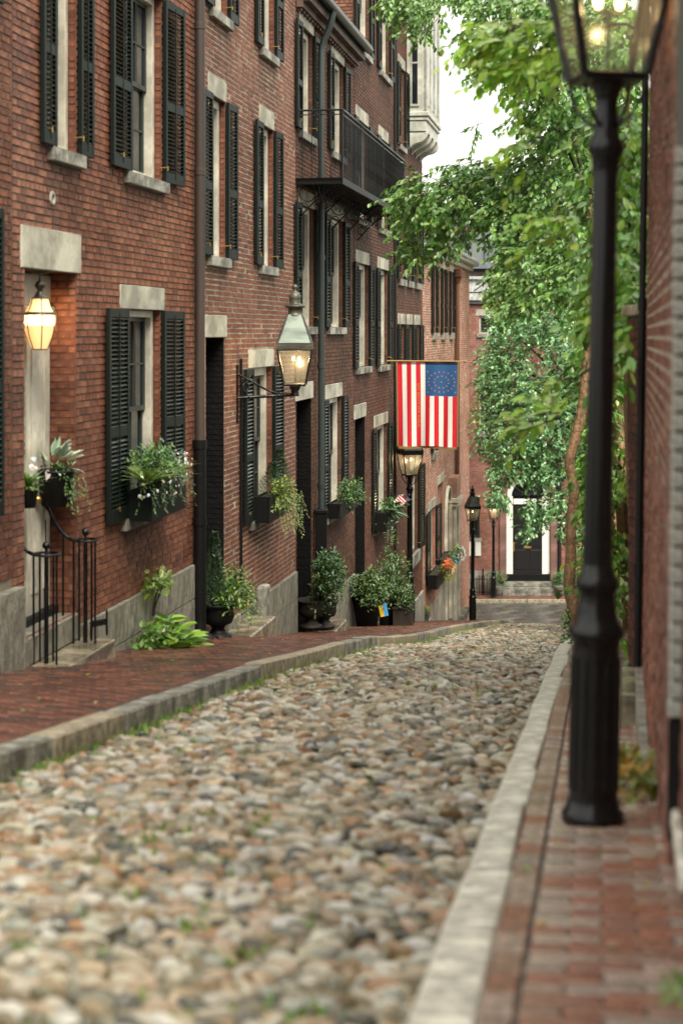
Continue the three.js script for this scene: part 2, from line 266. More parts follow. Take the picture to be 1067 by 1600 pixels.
// ------------------------------------------------------------------ brick houses
// A facade frame: starts at (X0, d0), runs along t = (tx, td) in (X, distance); local x along, y up, z out to the street.
function frameOf(X0, d0, tx, td, gy) {
  const q = Math.hypot(tx, td); tx /= q; td /= q; const nx = td, nd = -tx;
  return {
    X0, d0, tx, td, gy, rot: Math.atan2(td, tx),
    loc(u, v, n = 0) { const a = (u - CX) / F, s = (a * (d0 + n * nd) - X0 - n * nx) / (tx - a * td), d = d0 + s * td + n * nd; return [s, (HY - v) / F * d - gy, d]; },
    s(u, n = 0) { return this.loc(u, 0, n)[0]; }, sd(d) { return (d - d0) / td; },
    world(s, y, n) { return V3(X0 + s * tx + n * nx, y + gy, -(d0 + s * td + n * nd)); },
  };
}
const brickGeo = (() => { // proud face with worn edges
  const a = 0.014, b = 0.06, z = 0, k = -0.6, P = [[-0.5, -0.5, k], [0.5, -0.5, k], [0.5, 0.5, k], [-0.5, 0.5, k], [-0.5 + a, -0.5 + b, z], [0.5 - a, -0.5 + b, z], [0.5 - a, 0.5 - b, z], [-0.5 + a, 0.5 - b, z]];
  const Fc = [[4, 5, 6, 7], [0, 1, 5, 4], [1, 2, 6, 5], [2, 3, 7, 6], [3, 0, 4, 7]], pos = [], uv = [];
  for (const [i, j, k2, l] of Fc) for (const n of [i, j, k2, i, k2, l]) { pos.push(...P[n]); uv.push(P[n][0] * 0.5, P[n][1] * 0.2); }
  const g = new THREE.BufferGeometry(); g.setAttribute('position', new THREE.Float32BufferAttribute(pos, 3)); g.setAttribute('uv', new THREE.Float32BufferAttribute(uv, 2)); g.computeVertexNormals(); return g;
})();
const PITCH = 0.0677;
// bricks over a w x h field of the plane B (Matrix4), leaving out the holes [x0, x1, y0, y1]
function layBricks(B, x0, x1, y0, y1, holes, pal, o = {}) {
  const out = [], t = new THREE.Matrix4(), { bond = 'common', stain = null, jitter = 0.0035, seed = 0, joint = 0.011, dark = 1 } = o;
  let k = 0;
  for (let y = y0; y + PITCH * 0.6 < y1; y += PITCH, k++) {
    const yc = y + PITCH / 2, cuts = holes.filter(h => yc > h[2] && yc < h[3]).sort((a, b) => a[0] - b[0]);
    let x = x0 - (bond === 'flemish' ? (k % 2 ? 0.155 : 0) : (k % 2) * 0.105) - rr(0, 0.01), n = k % 2;
    while (x < x1) {
      const header = bond === 'flemish' ? n++ % 2 : (k % 7 === 3) || R() < 0.12, L = header ? 0.103 : 0.21 + rr(-0.006, 0.006);
      let segs = [[Math.max(x0, x), Math.min(x1, x + L)]];
      for (const [a, b] of cuts) segs = segs.flatMap(([p, q]) => b <= p || a >= q ? [[p, q]] : [[p, Math.min(a, q)], [Math.max(b, p), q]].filter(([m, n2]) => n2 - m > 0.025));
      for (const [p, q] of segs) {
        if (q - p < 0.025) continue;
        const xc = (p + q) / 2, big = fbm(xc * 0.5 + seed, yc * 0.5, seed), mid = noise.noise(xc * 2.3, yc * 2.3, seed);
        let ci = Math.floor((R() * 0.7 + 0.15 + big * 0.3) * pal.length); ci = Math.max(0, Math.min(pal.length - 1, ci));
        const c = pal[ci]; let j = rr(0.86, 1.13) * (1 + 0.24 * big + 0.12 * mid) * dark; if (stain) j *= stain(xc, yc);
        const m = new THREE.Matrix4().multiplyMatrices(B, t.compose(V3(xc, yc + rr(-0.002, 0.002), 0.001 + rr(-jitter, jitter)), new THREE.Quaternion().setFromEuler(new THREE.Euler(0, rr(-0.012, 0.012), rr(-0.009, 0.009))), V3(q - p - joint * (o.vjoint ?? 1) * rr(0.8, 1.2), PITCH - joint * rr(0.85, 1.2), 0.03)));
        out.push({ m, c: lin(c[0] * j, c[1] * j, c[2] * j), ci });
      }
      x += L;
    }
  }
  return out;
}
const brickMatShared = M([1, 1, 1], { map: TX.soft, bumpMap: TX.bump, bumpScale: 0.002, roughness: 0.72, phys: true, specularIntensity: 0.5 });
const singleMats = new Map();
function placeBricks(parent, list, single, pal) { // the largest in view as bricks of their own, the rest as one part
  parent.updateMatrixWorld(true); const wm = new THREE.Matrix4(), p = V3(0, 0, 0);
  let pick = new Set();
  if (single) {
    const c = []; for (const e of list) { p.setFromMatrixPosition(wm.multiplyMatrices(parent.matrixWorld, e.m)); const d = -p.z, u = CX + F * p.x / d, v = HY - F * p.y / d; if (u > -5 && u < 1072 && v > -5 && v < 1605 && d > 0.5 && !(e.hid?.(u, v))) c.push([d, e]); }
    c.sort((a, b) => a[0] - b[0]); pick = new Set(c.slice(0, single).map(q => q[1]));
    for (const e of pick) {
      const key = pal + ':' + Math.round(e.c.r * 14) + ':' + Math.round(e.c.g / e.c.r * 8); let mt = singleMats.get(key); if (!mt) { mt = M([e.c.r, e.c.g, e.c.b], { map: TX.soft, bumpMap: TX.bump, bumpScale: 0.002, roughness: 0.72 }); singleMats.set(key, mt); }
      const m = mesh('brick', brickGeo, mt, parent); e.m.decompose(m.position, m.quaternion, m.scale);
    }
  }
  instanced('brickwork', brickGeo, brickMatShared, list.filter(e => !pick.has(e)), parent);
}
const REVEAL = 0.085, SLAB = 0.3;
function house(o) {
  const { frame: f, w, h, label, pal, mortar, openings = [], bricksFrom = 0, bricksTo = h, group, single = 0, bond, brickHoles = [], category = 'house', roof = true, depth = 5, dark = 1, seed = 1, lean = 0, stain } = o;
  const H = thing(o.name ?? 'brick_house', label, category, f.world(0, 0, 0), group); H.rotation.y = f.rot;
  if (lean) H.quaternion.premultiply(new THREE.Quaternion().setFromAxisAngle(V3(0, 0, 1), -lean));
  R = rngOf(100 + seed);
  const sh = new THREE.Shape([new THREE.Vector2(0, 0), new THREE.Vector2(w, 0), new THREE.Vector2(w, h), new THREE.Vector2(0, h)]);
  for (const q of openings) { const p = new THREE.Path([[q.s0, q.y0], [q.s1, q.y0], [q.s1, q.y1], [q.s0, q.y1]].map(a => new THREE.Vector2(...a))); sh.holes.push(p); }
  const g = new THREE.ExtrudeGeometry(sh, { depth: SLAB, bevelEnabled: false }).translate(0, 0, -SLAB - (o.flush ?? 0.008));
  mesh('wall', uvm(g), [M(mortar, { map: TX.soft, roughness: 0.9 }), M([pal[0][0] * 0.8 * dark, pal[0][1] * 0.8 * dark, pal[0][2] * 0.8 * dark], { map: TX.grime, roughness: 0.85 })], H);
  const zb = -SLAB - 0.014, e = 0.006;
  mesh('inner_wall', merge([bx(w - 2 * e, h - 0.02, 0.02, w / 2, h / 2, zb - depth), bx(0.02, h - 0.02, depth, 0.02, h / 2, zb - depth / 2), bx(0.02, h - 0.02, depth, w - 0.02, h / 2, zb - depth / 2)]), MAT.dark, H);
  if (roof) mesh('roof', bx(w - 0.012, 0.15, depth + SLAB + 0.03, w / 2, h + 0.075, -(depth + SLAB) / 2), MAT.slate, H);
  const holes = [...brickHoles]; let list = [];
  for (const q of openings) {
    holes.push([q.s0 - 0.002, q.s1 + 0.002, q.y0, q.y1]);
    const ov = q.over ?? 0.12, lh = q.lh ?? 0.25;
    if (lh) { const lt = mesh('lintel', uvm(rb(q.s1 - q.s0 + 2 * ov, lh, 0.14, (q.s0 + q.s1) / 2, q.y1 + lh / 2 + 0.001, -0.055, 0.01), 0.8), MAT.lintel, H); holes.push([q.s0 - ov, q.s1 + ov, q.y1, q.y1 + lh]); }
    if (q.sill !== false && !q.door) { mesh('sill', uvm(rb(q.s1 - q.s0 + 0.2, q.sh ?? 0.13, 0.24, (q.s0 + q.s1) / 2, q.y0 - (q.sh ?? 0.13) / 2 - 0.001, -0.05, 0.012), 0.8), MAT.granite, H); holes.push([q.s0 - 0.1, q.s1 + 0.1, q.y0 - (q.sh ?? 0.13), q.y0]); }
    // brick reveal on the jamb that faces the lane's upper end
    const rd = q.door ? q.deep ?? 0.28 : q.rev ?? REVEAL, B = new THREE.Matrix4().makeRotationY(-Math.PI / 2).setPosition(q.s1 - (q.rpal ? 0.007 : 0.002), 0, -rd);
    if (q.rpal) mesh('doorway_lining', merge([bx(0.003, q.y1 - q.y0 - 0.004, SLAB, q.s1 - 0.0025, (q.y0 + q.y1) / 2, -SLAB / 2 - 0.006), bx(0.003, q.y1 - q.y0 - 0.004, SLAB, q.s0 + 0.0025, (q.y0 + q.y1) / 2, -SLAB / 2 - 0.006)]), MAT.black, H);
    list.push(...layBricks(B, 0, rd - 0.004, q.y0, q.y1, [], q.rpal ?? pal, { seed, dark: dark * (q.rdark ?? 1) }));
    if (!q.door) windowIn(H, q, o); else recess(H, q, pal);
  }
  const st = (x, y) => { let k = 1; for (const q of openings) if (!q.door && x > q.s0 - 0.12 && x < q.s1 + 0.12 && y < q.y0 && y > q.y0 - 0.9) k *= 0.62 + 0.38 * Math.min(1, (q.y0 - y) / 0.9) + 0.1 * noise.noise(x * 14, y * 2, seed); return k * (stain ? stain(x, y) : 1); };
  list.push(...layBricks(new THREE.Matrix4(), 0.004, w - 0.004, bricksFrom, bricksTo, holes, pal, { bond, stain: st, seed, dark, joint: o.joint ?? 0.011, vjoint: o.vjoint }));
  if (o.extraBricks) list.push(...o.extraBricks());
  placeBricks(H, list, single, seed);
  return H;
}
function recess(H, q, pal) { // deep doorway: ceiling, near cheek, back
  const d = q.deep ?? 0.28, w = q.s1 - q.s0, h = q.y1 - q.y0, m = q.cheek ?? MAT.dark, L = [];
  if (d > SLAB) { L.push(bx(0.03, h, d - SLAB, q.s0 - 0.017, q.y0 + h / 2, -SLAB - (d - SLAB) / 2 - 0.01), bx(0.03, h, d - SLAB, q.s1 + 0.017, q.y0 + h / 2, -SLAB - (d - SLAB) / 2 - 0.01), bx(w, 0.03, d - SLAB, q.s0 + w / 2, q.y1 + 0.017, -SLAB - (d - SLAB) / 2 - 0.01)); mesh('doorway', merge(L), m, H); }
  q.fill?.(H, q, d);
}
function windowIn(H, q, o) {
  const w = q.s1 - q.s0, h = q.y1 - q.y0, xc = (q.s0 + q.s1) / 2, yc = (q.y0 + q.y1) / 2, fw = q.fw ?? 0.075, z0 = -(q.rev ?? REVEAL), zd = q.jamb ?? 0.17, cr = q.frame ?? MAT.cream;
  const fr = mesh('window', uvm(merge([rb(fw, h - 0.004, zd, q.s0 + fw / 2 + 0.002, yc, z0 - zd / 2, 0.006), rb(fw, h - 0.004, zd, q.s1 - fw / 2 - 0.002, yc, z0 - zd / 2, 0.006), rb(w - 2 * fw - 0.006, fw, zd, xc, q.y1 - fw / 2 - 0.002, z0 - zd / 2, 0.006), rb(w - 2 * fw - 0.006, 0.06, zd, xc, q.y0 + 0.032, z0 - zd / 2, 0.006)])), cr, H);
  const iw = w - 2 * fw, sb = [], zs = z0 - 0.085, half = h / 2;
  for (const [a, b, z] of [[q.y0 + 0.06, q.y0 + half + 0.02, zs - 0.03], [q.y0 + half - 0.02, q.y1 - fw, zs]]) {
    sb.push(bx(0.045, b - a, 0.035, q.s0 + fw + 0.023, (a + b) / 2, z), bx(0.045, b - a, 0.035, q.s1 - fw - 0.023, (a + b) / 2, z), bx(iw - 0.09, 0.05, 0.034, xc, a + 0.025, z), bx(iw - 0.09, 0.045, 0.034, xc, b - 0.023, z));
    for (const k of [1, 2]) sb.push(bx(0.018, b - a - 0.09, 0.024, q.s0 + fw + iw * k / 3, (a + b) / 2, z)); sb.push(bx(iw - 0.092, 0.018, 0.022, xc, (a + b) / 2, z));
    mesh('pane', bx(iw - 0.02, b - a - 0.02, 0.006, xc, (a + b) / 2, z - 0.008), MAT.pane, fr);
  }
  mesh('sash', merge(sb), q.sashMat ?? MAT.sash, fr);
  if (q.shutters !== false) {
    const sw = (q.sw ?? w / 2), pitch = q.slatPitch ?? 0.045;
    for (const side of q.only ?? [-1, 1]) {
      const g = shutter(H, sw, h, pitch, q.each, q.center);
      const ang = side < 0 ? (q.aL ?? rr(0, 0.02)) : (q.aR ?? rr(0.03, 0.08));
      g.rotation.y = side < 0 ? ang : -ang; if (side < 0) g.position.set(q.s0 - Math.cos(ang) * sw, yc, 0.045 + Math.sin(ang) * sw); else g.position.set(q.s1 - 0.01, yc, 0.035);
      const dog = merge([rod(V3(0, 0, 0), V3(0, 0, 0.085), 0.006), bx(0.016, 0.05, 0.01, 0, -0.01, 0.085)]); mesh('shutter_hook', dog, MAT.brass, H).position.set(side < 0 ? q.s0 - sw * 0.55 : q.s1 - 0.035, side < 0 ? q.y0 + 0.14 : q.y0 + 0.16, -0.005);
    }
  }
}
function shutter(H, w, h, pitch, each, center) { // hinge at x = 0, leaf to x = w
  const t = 0.042, st = 0.055, mid = h * 0.42, parts = [rb(st, h, t, st / 2, 0, 0, 0.005), rb(st, h, t, w - st / 2, 0, 0, 0.005)], rails = [[h / 2 - 0.045, 0.09], [-h / 2 + mid, 0.1], [-h / 2 + 0.06, 0.12]];
  for (const [y, b] of rails) parts.push(rb(w - 2 * st - 0.002, b, t - 0.004, w / 2, y, 0, 0.005));
  if (center) parts.push(bx(0.014, h - 0.1, 0.01, w / 2, 0, t / 2 - 0.002));
  const key = `sh${w.toFixed(3)},${h.toFixed(3)},${center}`, g = mesh('shutter', cached(key, () => merge(parts)), MAT.shutter, H);
  const sg = cached('sl' + w.toFixed(3), () => { const s = bx(w - 2 * st, 0.008, 0.05); s.rotateX(0.72); return s; });
  const ys = []; for (const [a, b] of [[-h / 2 + 0.12 + pitch * 0.5, -h / 2 + mid - 0.05], [-h / 2 + mid + 0.05 + pitch * 0.5, h / 2 - 0.09]]) for (let y = a; y < b; y += pitch) ys.push(y);
  if (each) for (const y of ys) { const s = mesh('slat', sg, MAT.slat, g); s.position.set(w / 2, y, 0); s.rotation.x = rr(-0.06, 0.06); }
  else { const k2 = key + 'm' + pitch; mesh('slats', cached(k2, () => merge(ys.map(y => sg.clone().translate(w / 2, y, 0)))), MAT.slat, g, 'stuff'); }
  return g;
}
// an opening from the pixels of its lintel
function op(f, uL, uR, vTop, vBot, o = {}) {
  const ov = o.over ?? 0.12, uc = (uL + uR) / 2, s0 = f.s(uL) + ov, s1 = f.s(uR) - ov, y1 = o.Yt !== undefined ? o.Yt - f.gy : f.loc(uc, vTop)[1], y0 = o.Yb !== undefined ? o.Yb - f.gy : f.loc(uc, vBot)[1];
  return { s0, s1, y0, y1, ...o };
}
const PAL = {
  orange: [[0.17, 0.062, 0.036], [0.26, 0.1, 0.057], [0.215, 0.079, 0.046], [0.29, 0.118, 0.066], [0.24, 0.092, 0.055], [0.31, 0.135, 0.08]],
  red: [[0.15, 0.06, 0.04], [0.24, 0.083, 0.05], [0.205, 0.07, 0.045], [0.265, 0.098, 0.06], [0.225, 0.086, 0.056]],
  brown: [[0.105, 0.05, 0.03], [0.16, 0.07, 0.042], [0.13, 0.058, 0.036], [0.185, 0.08, 0.048], [0.15, 0.07, 0.045]],
  rose: [[0.4, 0.15, 0.1], [0.5, 0.21, 0.14], [0.45, 0.18, 0.115], [0.54, 0.24, 0.155], [0.42, 0.17, 0.12]],
  far: [[0.3, 0.105, 0.075], [0.38, 0.15, 0.11], [0.34, 0.125, 0.09], [0.42, 0.19, 0.14]],
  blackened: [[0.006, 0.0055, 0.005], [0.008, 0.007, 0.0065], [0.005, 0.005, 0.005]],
};
const left = (d0, d1, X, pad = 0.12) => { const gy = -drop(d1) - pad; return frameOf(X(d0), d0, X(d1) - X(d0), d1 - d0, gy); };
const lenOf = (d0, d1, X) => Math.hypot(d1 - d0, X(d1) - X(d0));
const L1 = d => -5.175 + 0.179 * d, L2 = d => -5.049 + 0.1726 * d, L3 = d => -4.934 + 0.168 * d, L5 = d => -5.309 + 0.177 * d;
const ROW = 'brick row houses down the left side of the lane';
function granite(H, blocks, mat = MAT.graniteStained) { for (const [x0, x1, y0, y1, z = 0.02] of blocks) mesh('foundation_stone', uvm(rb(x1 - x0 - 0.008, y1 - y0 - 0.006, 0.16 + z, (x0 + x1) / 2, (y0 + y1) / 2, z / 2 - 0.055, 0.01), 0.8), mat, H); }
function door(color, o = {}) { // panelled leaf with frame at the back of a recess
  return (H, q, d) => {
    const w = q.s1 - q.s0, h = q.y1 - q.y0, z = -d - 0.03, xc = (q.s0 + q.s1) / 2, parts = [bx(w - 0.02, h, 0.05, xc, q.y0 + h / 2, z)];
    for (const cx of [-0.23, 0.23]) for (const [a, b] of [[0.12, 0.42], [0.47, 0.88]]) parts.push(rb(w * 0.3, h * (b - a), 0.03, xc + cx * w, q.y0 + h * (a + b) / 2, z + 0.03, 0.01));
    const D = mesh('door', merge(parts), color, H); mesh('handle', new THREE.SphereGeometry(0.03, 10, 8), MAT.brass, D).position.set(q.s1 - 0.12, q.y0 + 1, z + 0.07);
  };
}
// ---- leftmost neighbour, only a strip in view
{
  const f = left(11.2, 13.46, L1, 0.1), H = house({ frame: f, w: lenOf(11.2, 13.46, L1), h: 12, seed: 2, pal: PAL.orange.map(c => c.map(v => v * 0.85)), mortar: [0.26, 0.22, 0.16], label: 'brick house cut off by the left edge, with a dark shutter', group: ROW, bricksFrom: 1.0,
    openings: [{ s0: f.s(-62), s1: f.s(-2) - 0.55, y0: -1.5 - f.gy, y1: 1.02 - f.gy, slatPitch: 0.05, aR: 0.01, sw: 0.55 }, { s0: f.s(-62), s1: f.s(-2) - 0.55, y0: 2.7 - f.gy, y1: 4.9 - f.gy, slatPitch: 0.05, aR: 0.01, sw: 0.55 }] });
  const y = f.loc(15, 920)[1]; granite(H, [[0.0, f.s(27), 0, y, 0.06]]);
}
// ---- house with the lit doorway
let f1, H1;
{
  f1 = left(13.46, 19.4, L1); const f = f1, y = v => v - f.gy, common = { each: true, center: true };
  const dq = { s0: f.s(39.5), s1: f.s(120), y0: y(-2.63), y1: y(0.555), door: true, deep: 0.285, lh: 0.37, over: 0.1, sill: false };
  H1 = house({ frame: f, w: lenOf(13.46, 19.4, L1), h: y(8.5), seed: 3, pal: PAL.orange, mortar: [0.2, 0.165, 0.115], label: 'orange brick house with the lit door lantern and iron railings', group: ROW, single: 300, bricksFrom: y(-2.75), joint: 0.01,
    openings: [op(f, 73, 127, 0, 0, { ...common, Yt: 3.7, Yb: 1.67 }), op(f, 193, 258, 0, 0, { ...common, Yt: 3.7, Yb: 1.67, aR: 0.07 }), op(f, 188, 256, 0, 0, { ...common, Yt: 0.245, Yb: -1.9, aR: 0.075 }), dq] });
  const s2 = f.s(121.5), w = lenOf(13.46, 19.4, L1), t = y(-2.75);
  const yb = 0.05; granite(H1, [[s2 + 0.02, s2 + 1.12, t - 0.4, t], [s2 + 1.12, s2 + 2.2, t - 0.4, t], [s2 + 2.2, w - 0.02, t - 0.4, t], [s2 + 0.02, s2 + 0.62, yb, t - 0.4], [s2 + 0.62, s2 + 1.75, yb, t - 0.4], [s2 + 1.75, w - 0.02, t - 0.85, t - 0.4], [s2 + 1.75, w - 0.02, yb, t - 0.85], [0.02, f.s(39), yb, y(-2.64)]]);
  // panelled surround, door and transom at the back of the doorway
  const z = -0.285, x0 = dq.s0, x1 = dq.s1, S = [];
  const pil = (a, b, zz) => S.push(rb(b - a, dq.y1 - dq.y0 - 0.35, 0.1, (a + b) / 2, dq.y0 + 0.0 + (dq.y1 - dq.y0 - 0.35) / 2, zz, 0.012), rb((b - a) * 0.5, dq.y1 - dq.y0 - 0.9, 0.02, (a + b) / 2, dq.y0 + (dq.y1 - dq.y0) / 2 - 0.2, zz + 0.055, 0.008));
  pil(x1 - 0.26, x1 - 0.01, z - 0.02); pil(x1 - 0.66, x1 - 0.31, z + 0.005); pil(x0 + 0.02, x0 + 0.25, z - 0.03);
  S.push(rb(x1 - x0 - 0.01, 0.3, 0.12, (x0 + x1) / 2, dq.y1 - 0.16, z - 0.02, 0.02), rb(x1 - x0 - 0.02, 0.07, 0.17, (x0 + x1) / 2, dq.y1 - 0.34, z + 0.0, 0.02));
  mesh('door_surround', uvm(merge(S)), MAT.cream, H1);
  mesh('threshold', uvm(rb(x1 - x0 - 0.02, 0.07, 0.22, (x0 + x1) / 2, dq.y0 + 0.036, z + 0.01, 0.012)), MAT.black, H1);
  const D = mesh('door', merge([bx(x1 - x0 - 0.9, dq.y1 - dq.y0 - 0.36, 0.05, (x0 + x1) / 2 - 0.2, dq.y0 + (dq.y1 - dq.y0) / 2 - 0.1, z - 0.16)]), MAT.black, H1);
  mesh('door_knob', new THREE.SphereGeometry(0.035, 12, 10), MAT.brass, D).position.set(f.s(43.5, z), f.loc(43.5, 780, z)[1], z + 0.1);
  mesh('vent_ring', new THREE.TorusGeometry(0.05, 0.018, 6, 12), MAT.lintel, H1).position.set(f.s(81), f.loc(81, 310)[1], 0.005);
}
// ---- house with pale mortar and the bracket lamp
let f2, H2;
{
  f2 = left(19.46, 25.08, L2); const f = f2, y = v => v - f.gy, e = { each: true, slatPitch: 0.046, over: 0.035, rev: 0.075, fw: 0.1, sw: 0.42 }, w = lenOf(19.46, 25.08, L2);
  H2 = house({ frame: f, w, h: y(8.5), seed: 4, bond: 'flemish', pal: PAL.red, mortar: [0.44, 0.38, 0.27], flush: 0.0025, label: 'red brick house with wide pale mortar joints behind the bracket lamp', group: ROW, bricksFrom: y(-3.73), joint: 0.016, vjoint: 0.45,
    openings: [op(f, 325, 353, 0, 0, { ...e, Yt: 2.96, Yb: 0.955 }), op(f, 405, 427.5, 0, 0, { ...e, Yt: 2.96, Yb: 0.955 }), op(f, 328, 356, 0, 0, { Yt: 6, Yb: 4.04, slatPitch: 0.046, over: 0.035, rev: 0.075, fw: 0.1, sw: 0.42 }), op(f, 406, 429, 0, 0, { Yt: 6, Yb: 4.04, slatPitch: 0.046, over: 0.035, rev: 0.075, fw: 0.1, sw: 0.42 }), op(f, 388, 427, 0, 0, { ...e, Yt: -0.49, Yb: -2.58, slatPitch: 0.05, aL: 0.03, fw: 0.12, over: 0.1, sw: 0.52 }),
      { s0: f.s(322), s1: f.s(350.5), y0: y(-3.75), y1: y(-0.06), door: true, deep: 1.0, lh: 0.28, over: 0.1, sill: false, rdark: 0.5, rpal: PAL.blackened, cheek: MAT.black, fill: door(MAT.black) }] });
  const t = y(-3.73), a = f.s(351); granite(H2, [[a, a + 1.0, t - 0.42, t], [a + 1.0, a + 2.1, t - 0.42, t], [a + 2.1, w - 0.02, t - 0.42, t], [a, a + 1.5, t - 1.0, t - 0.42], [a + 1.5, w - 0.02, t - 1.0, t - 0.42]]);
  mesh('conduit', rod(V3(f.s(377, 0.03), f.loc(377, 560)[1], 0.03), V3(f.s(377, 0.03), f.loc(377, 912)[1], 0.03), 0.02), MAT.black, H2);
}
// ---- house with the eave and balcony
let f3, H3;
{
  f3 = left(25.12, 30.78, L3); const f = f3, y = v => v - f.gy, e = { slatPitch: 0.056, over: 0.04, rev: 0.075, fw: 0.1, sw: 0.44 }, w = lenOf(25.12, 30.78, L3);
  H3 = house({ frame: f, w, h: y(5.3), seed: 5, roof: false, pal: PAL.brown, mortar: [0.12, 0.095, 0.07], label: 'dark brick house under the black gutter, with an iron balcony', group: ROW, bricksFrom: y(-4.62), depth: 6,
    openings: [op(f, 466, 491, 0, 0, { ...e, Yt: 2.05, Yb: 0.1 }), op(f, 511, 536, 0, 0, { ...e, Yt: 2.05, Yb: 0.1 }), op(f, 467, 489, 0, 0, { ...e, Yt: 4.92, Yb: 3.22 }), op(f, 517, 537, 0, 0, { ...e, Yt: 4.92, Yb: 3.22 }), op(f, 508, 534, 0, 0, { ...e, Yt: -1.16, Yb: -3.19 }),
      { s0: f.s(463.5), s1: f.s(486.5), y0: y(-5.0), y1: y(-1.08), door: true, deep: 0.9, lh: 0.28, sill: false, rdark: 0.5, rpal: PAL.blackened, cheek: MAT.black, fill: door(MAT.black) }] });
  const t = y(-4.62), a = f.s(488); granite(H3, [[a, a + 1.2, t - 0.42, t], [a + 1.2, a + 2.5, t - 0.42, t], [a + 2.5, w - 0.02, t - 0.42, t], [a, a + 1.9, t - 1.3, t - 0.42], [a + 1.9, w - 0.02, t - 1.3, t - 0.42]]);
  // cornice, gutter and roof slope
  mesh('cornice', uvm(merge([bx(w - 0.01, 0.1, 0.1, w / 2, y(5.17), 0.06), bx(w - 0.01, 0.09, 0.22, w / 2, y(5.262), 0.11), ...range(0.1, w - 0.2, 0.24).map(x => bx(0.1, 0.09, 0.06, x, y(5.12), 0.045))])), M([0.13, 0.075, 0.05], { map: TX.grime, roughness: 0.7 }), H3);
  const gp = new THREE.Shape(); gp.absarc(0, 0, 0.085, Math.PI, 2 * Math.PI, false); gp.lineTo(0.07, 0); gp.absarc(0, 0, 0.07, 2 * Math.PI, Math.PI, true); const gg = new THREE.ExtrudeGeometry(gp, { depth: w - 0.03, bevelEnabled: false, curveSegments: 8 }).rotateY(Math.PI / 2).translate(0.015, y(5.44), 0.3);
  mesh('gutter', gg, M([0.02, 0.03, 0.028], { roughness: 0.3 }), H3); mesh('fascia', bx(w - 0.02, 0.16, 0.03, w / 2, y(5.4), 0.2), M([0.035, 0.05, 0.045], { map: TX.soft }), H3);
  const rf = uvm(bx(w - 0.02, 0.05, 4.4, 0, 0, -2.2)); rf.rotateX(0.62); rf.translate(w / 2, y(5.46), 0.36); mesh('roof', rf, MAT.slateLight, H3);
}
// ---- taller house next to it
let f4, H4;
{
  f4 = left(30.82, 36.52, L3); const f = f4, y = v => v - f.gy, e = { slatPitch: 0.062, over: 0.04, rev: 0.075, fw: 0.1, sw: 0.42 }, w = lenOf(30.82, 36.52, L3);
  H4 = house({ frame: f, w, h: y(9), seed: 6, pal: PAL.brown, mortar: [0.12, 0.095, 0.07], label: 'tall dark brick house with narrow shuttered windows, the striped flag on it', group: ROW, bricksFrom: y(-5.05), depth: 6,
    openings: [op(f, 555.5, 576, 0, 0, { ...e, Yt: 1.37, Yb: -0.68 }), op(f, 590, 606, 0, 0, { ...e, Yt: 1.37, Yb: -0.7 }), op(f, 555.5, 575, 0, 0, { ...e, Yt: 4.18, Yb: 2.25 }), op(f, 591, 606, 0, 0, { ...e, Yt: 4.18, Yb: 2.25 }), op(f, 557, 577, 0, 0, { ...e, Yt: 7.5, Yb: 5.62 }), op(f, 592, 608, 0, 0, { ...e, Yt: 7.5, Yb: 5.62 }), op(f, 584, 605, 0, 0, { ...e, Yt: -1.99, Yb: -4.1 }),
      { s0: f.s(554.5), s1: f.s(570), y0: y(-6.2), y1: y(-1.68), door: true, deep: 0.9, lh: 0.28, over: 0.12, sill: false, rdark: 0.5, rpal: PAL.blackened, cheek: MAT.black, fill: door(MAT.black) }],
    extraBricks: () => layBricks(new THREE.Matrix4().makeRotationY(-Math.PI / 2).setPosition(-0.006, 0, -4), 0, 3.99, y(5.2), y(9), [], PAL.brown.map(c => c.map(v => v * 1.25)), { seed: 9 }) });
  const t = y(-5.05), a = f.s(571.5); granite(H4, [[a, a + 1.3, t - 0.5, t], [a + 1.3, a + 2.9, t - 0.5, t], [a + 2.9, w - 0.02, t - 0.5, t], [a, w - 0.02, t - 1.5, t - 0.5]]);
  mesh('seam_pipe', rod(V3(w - 0.06, y(-6.5), 0.03), V3(w - 0.06, y(8.9), 0.03), 0.035), MAT.ironDull, H4);
}
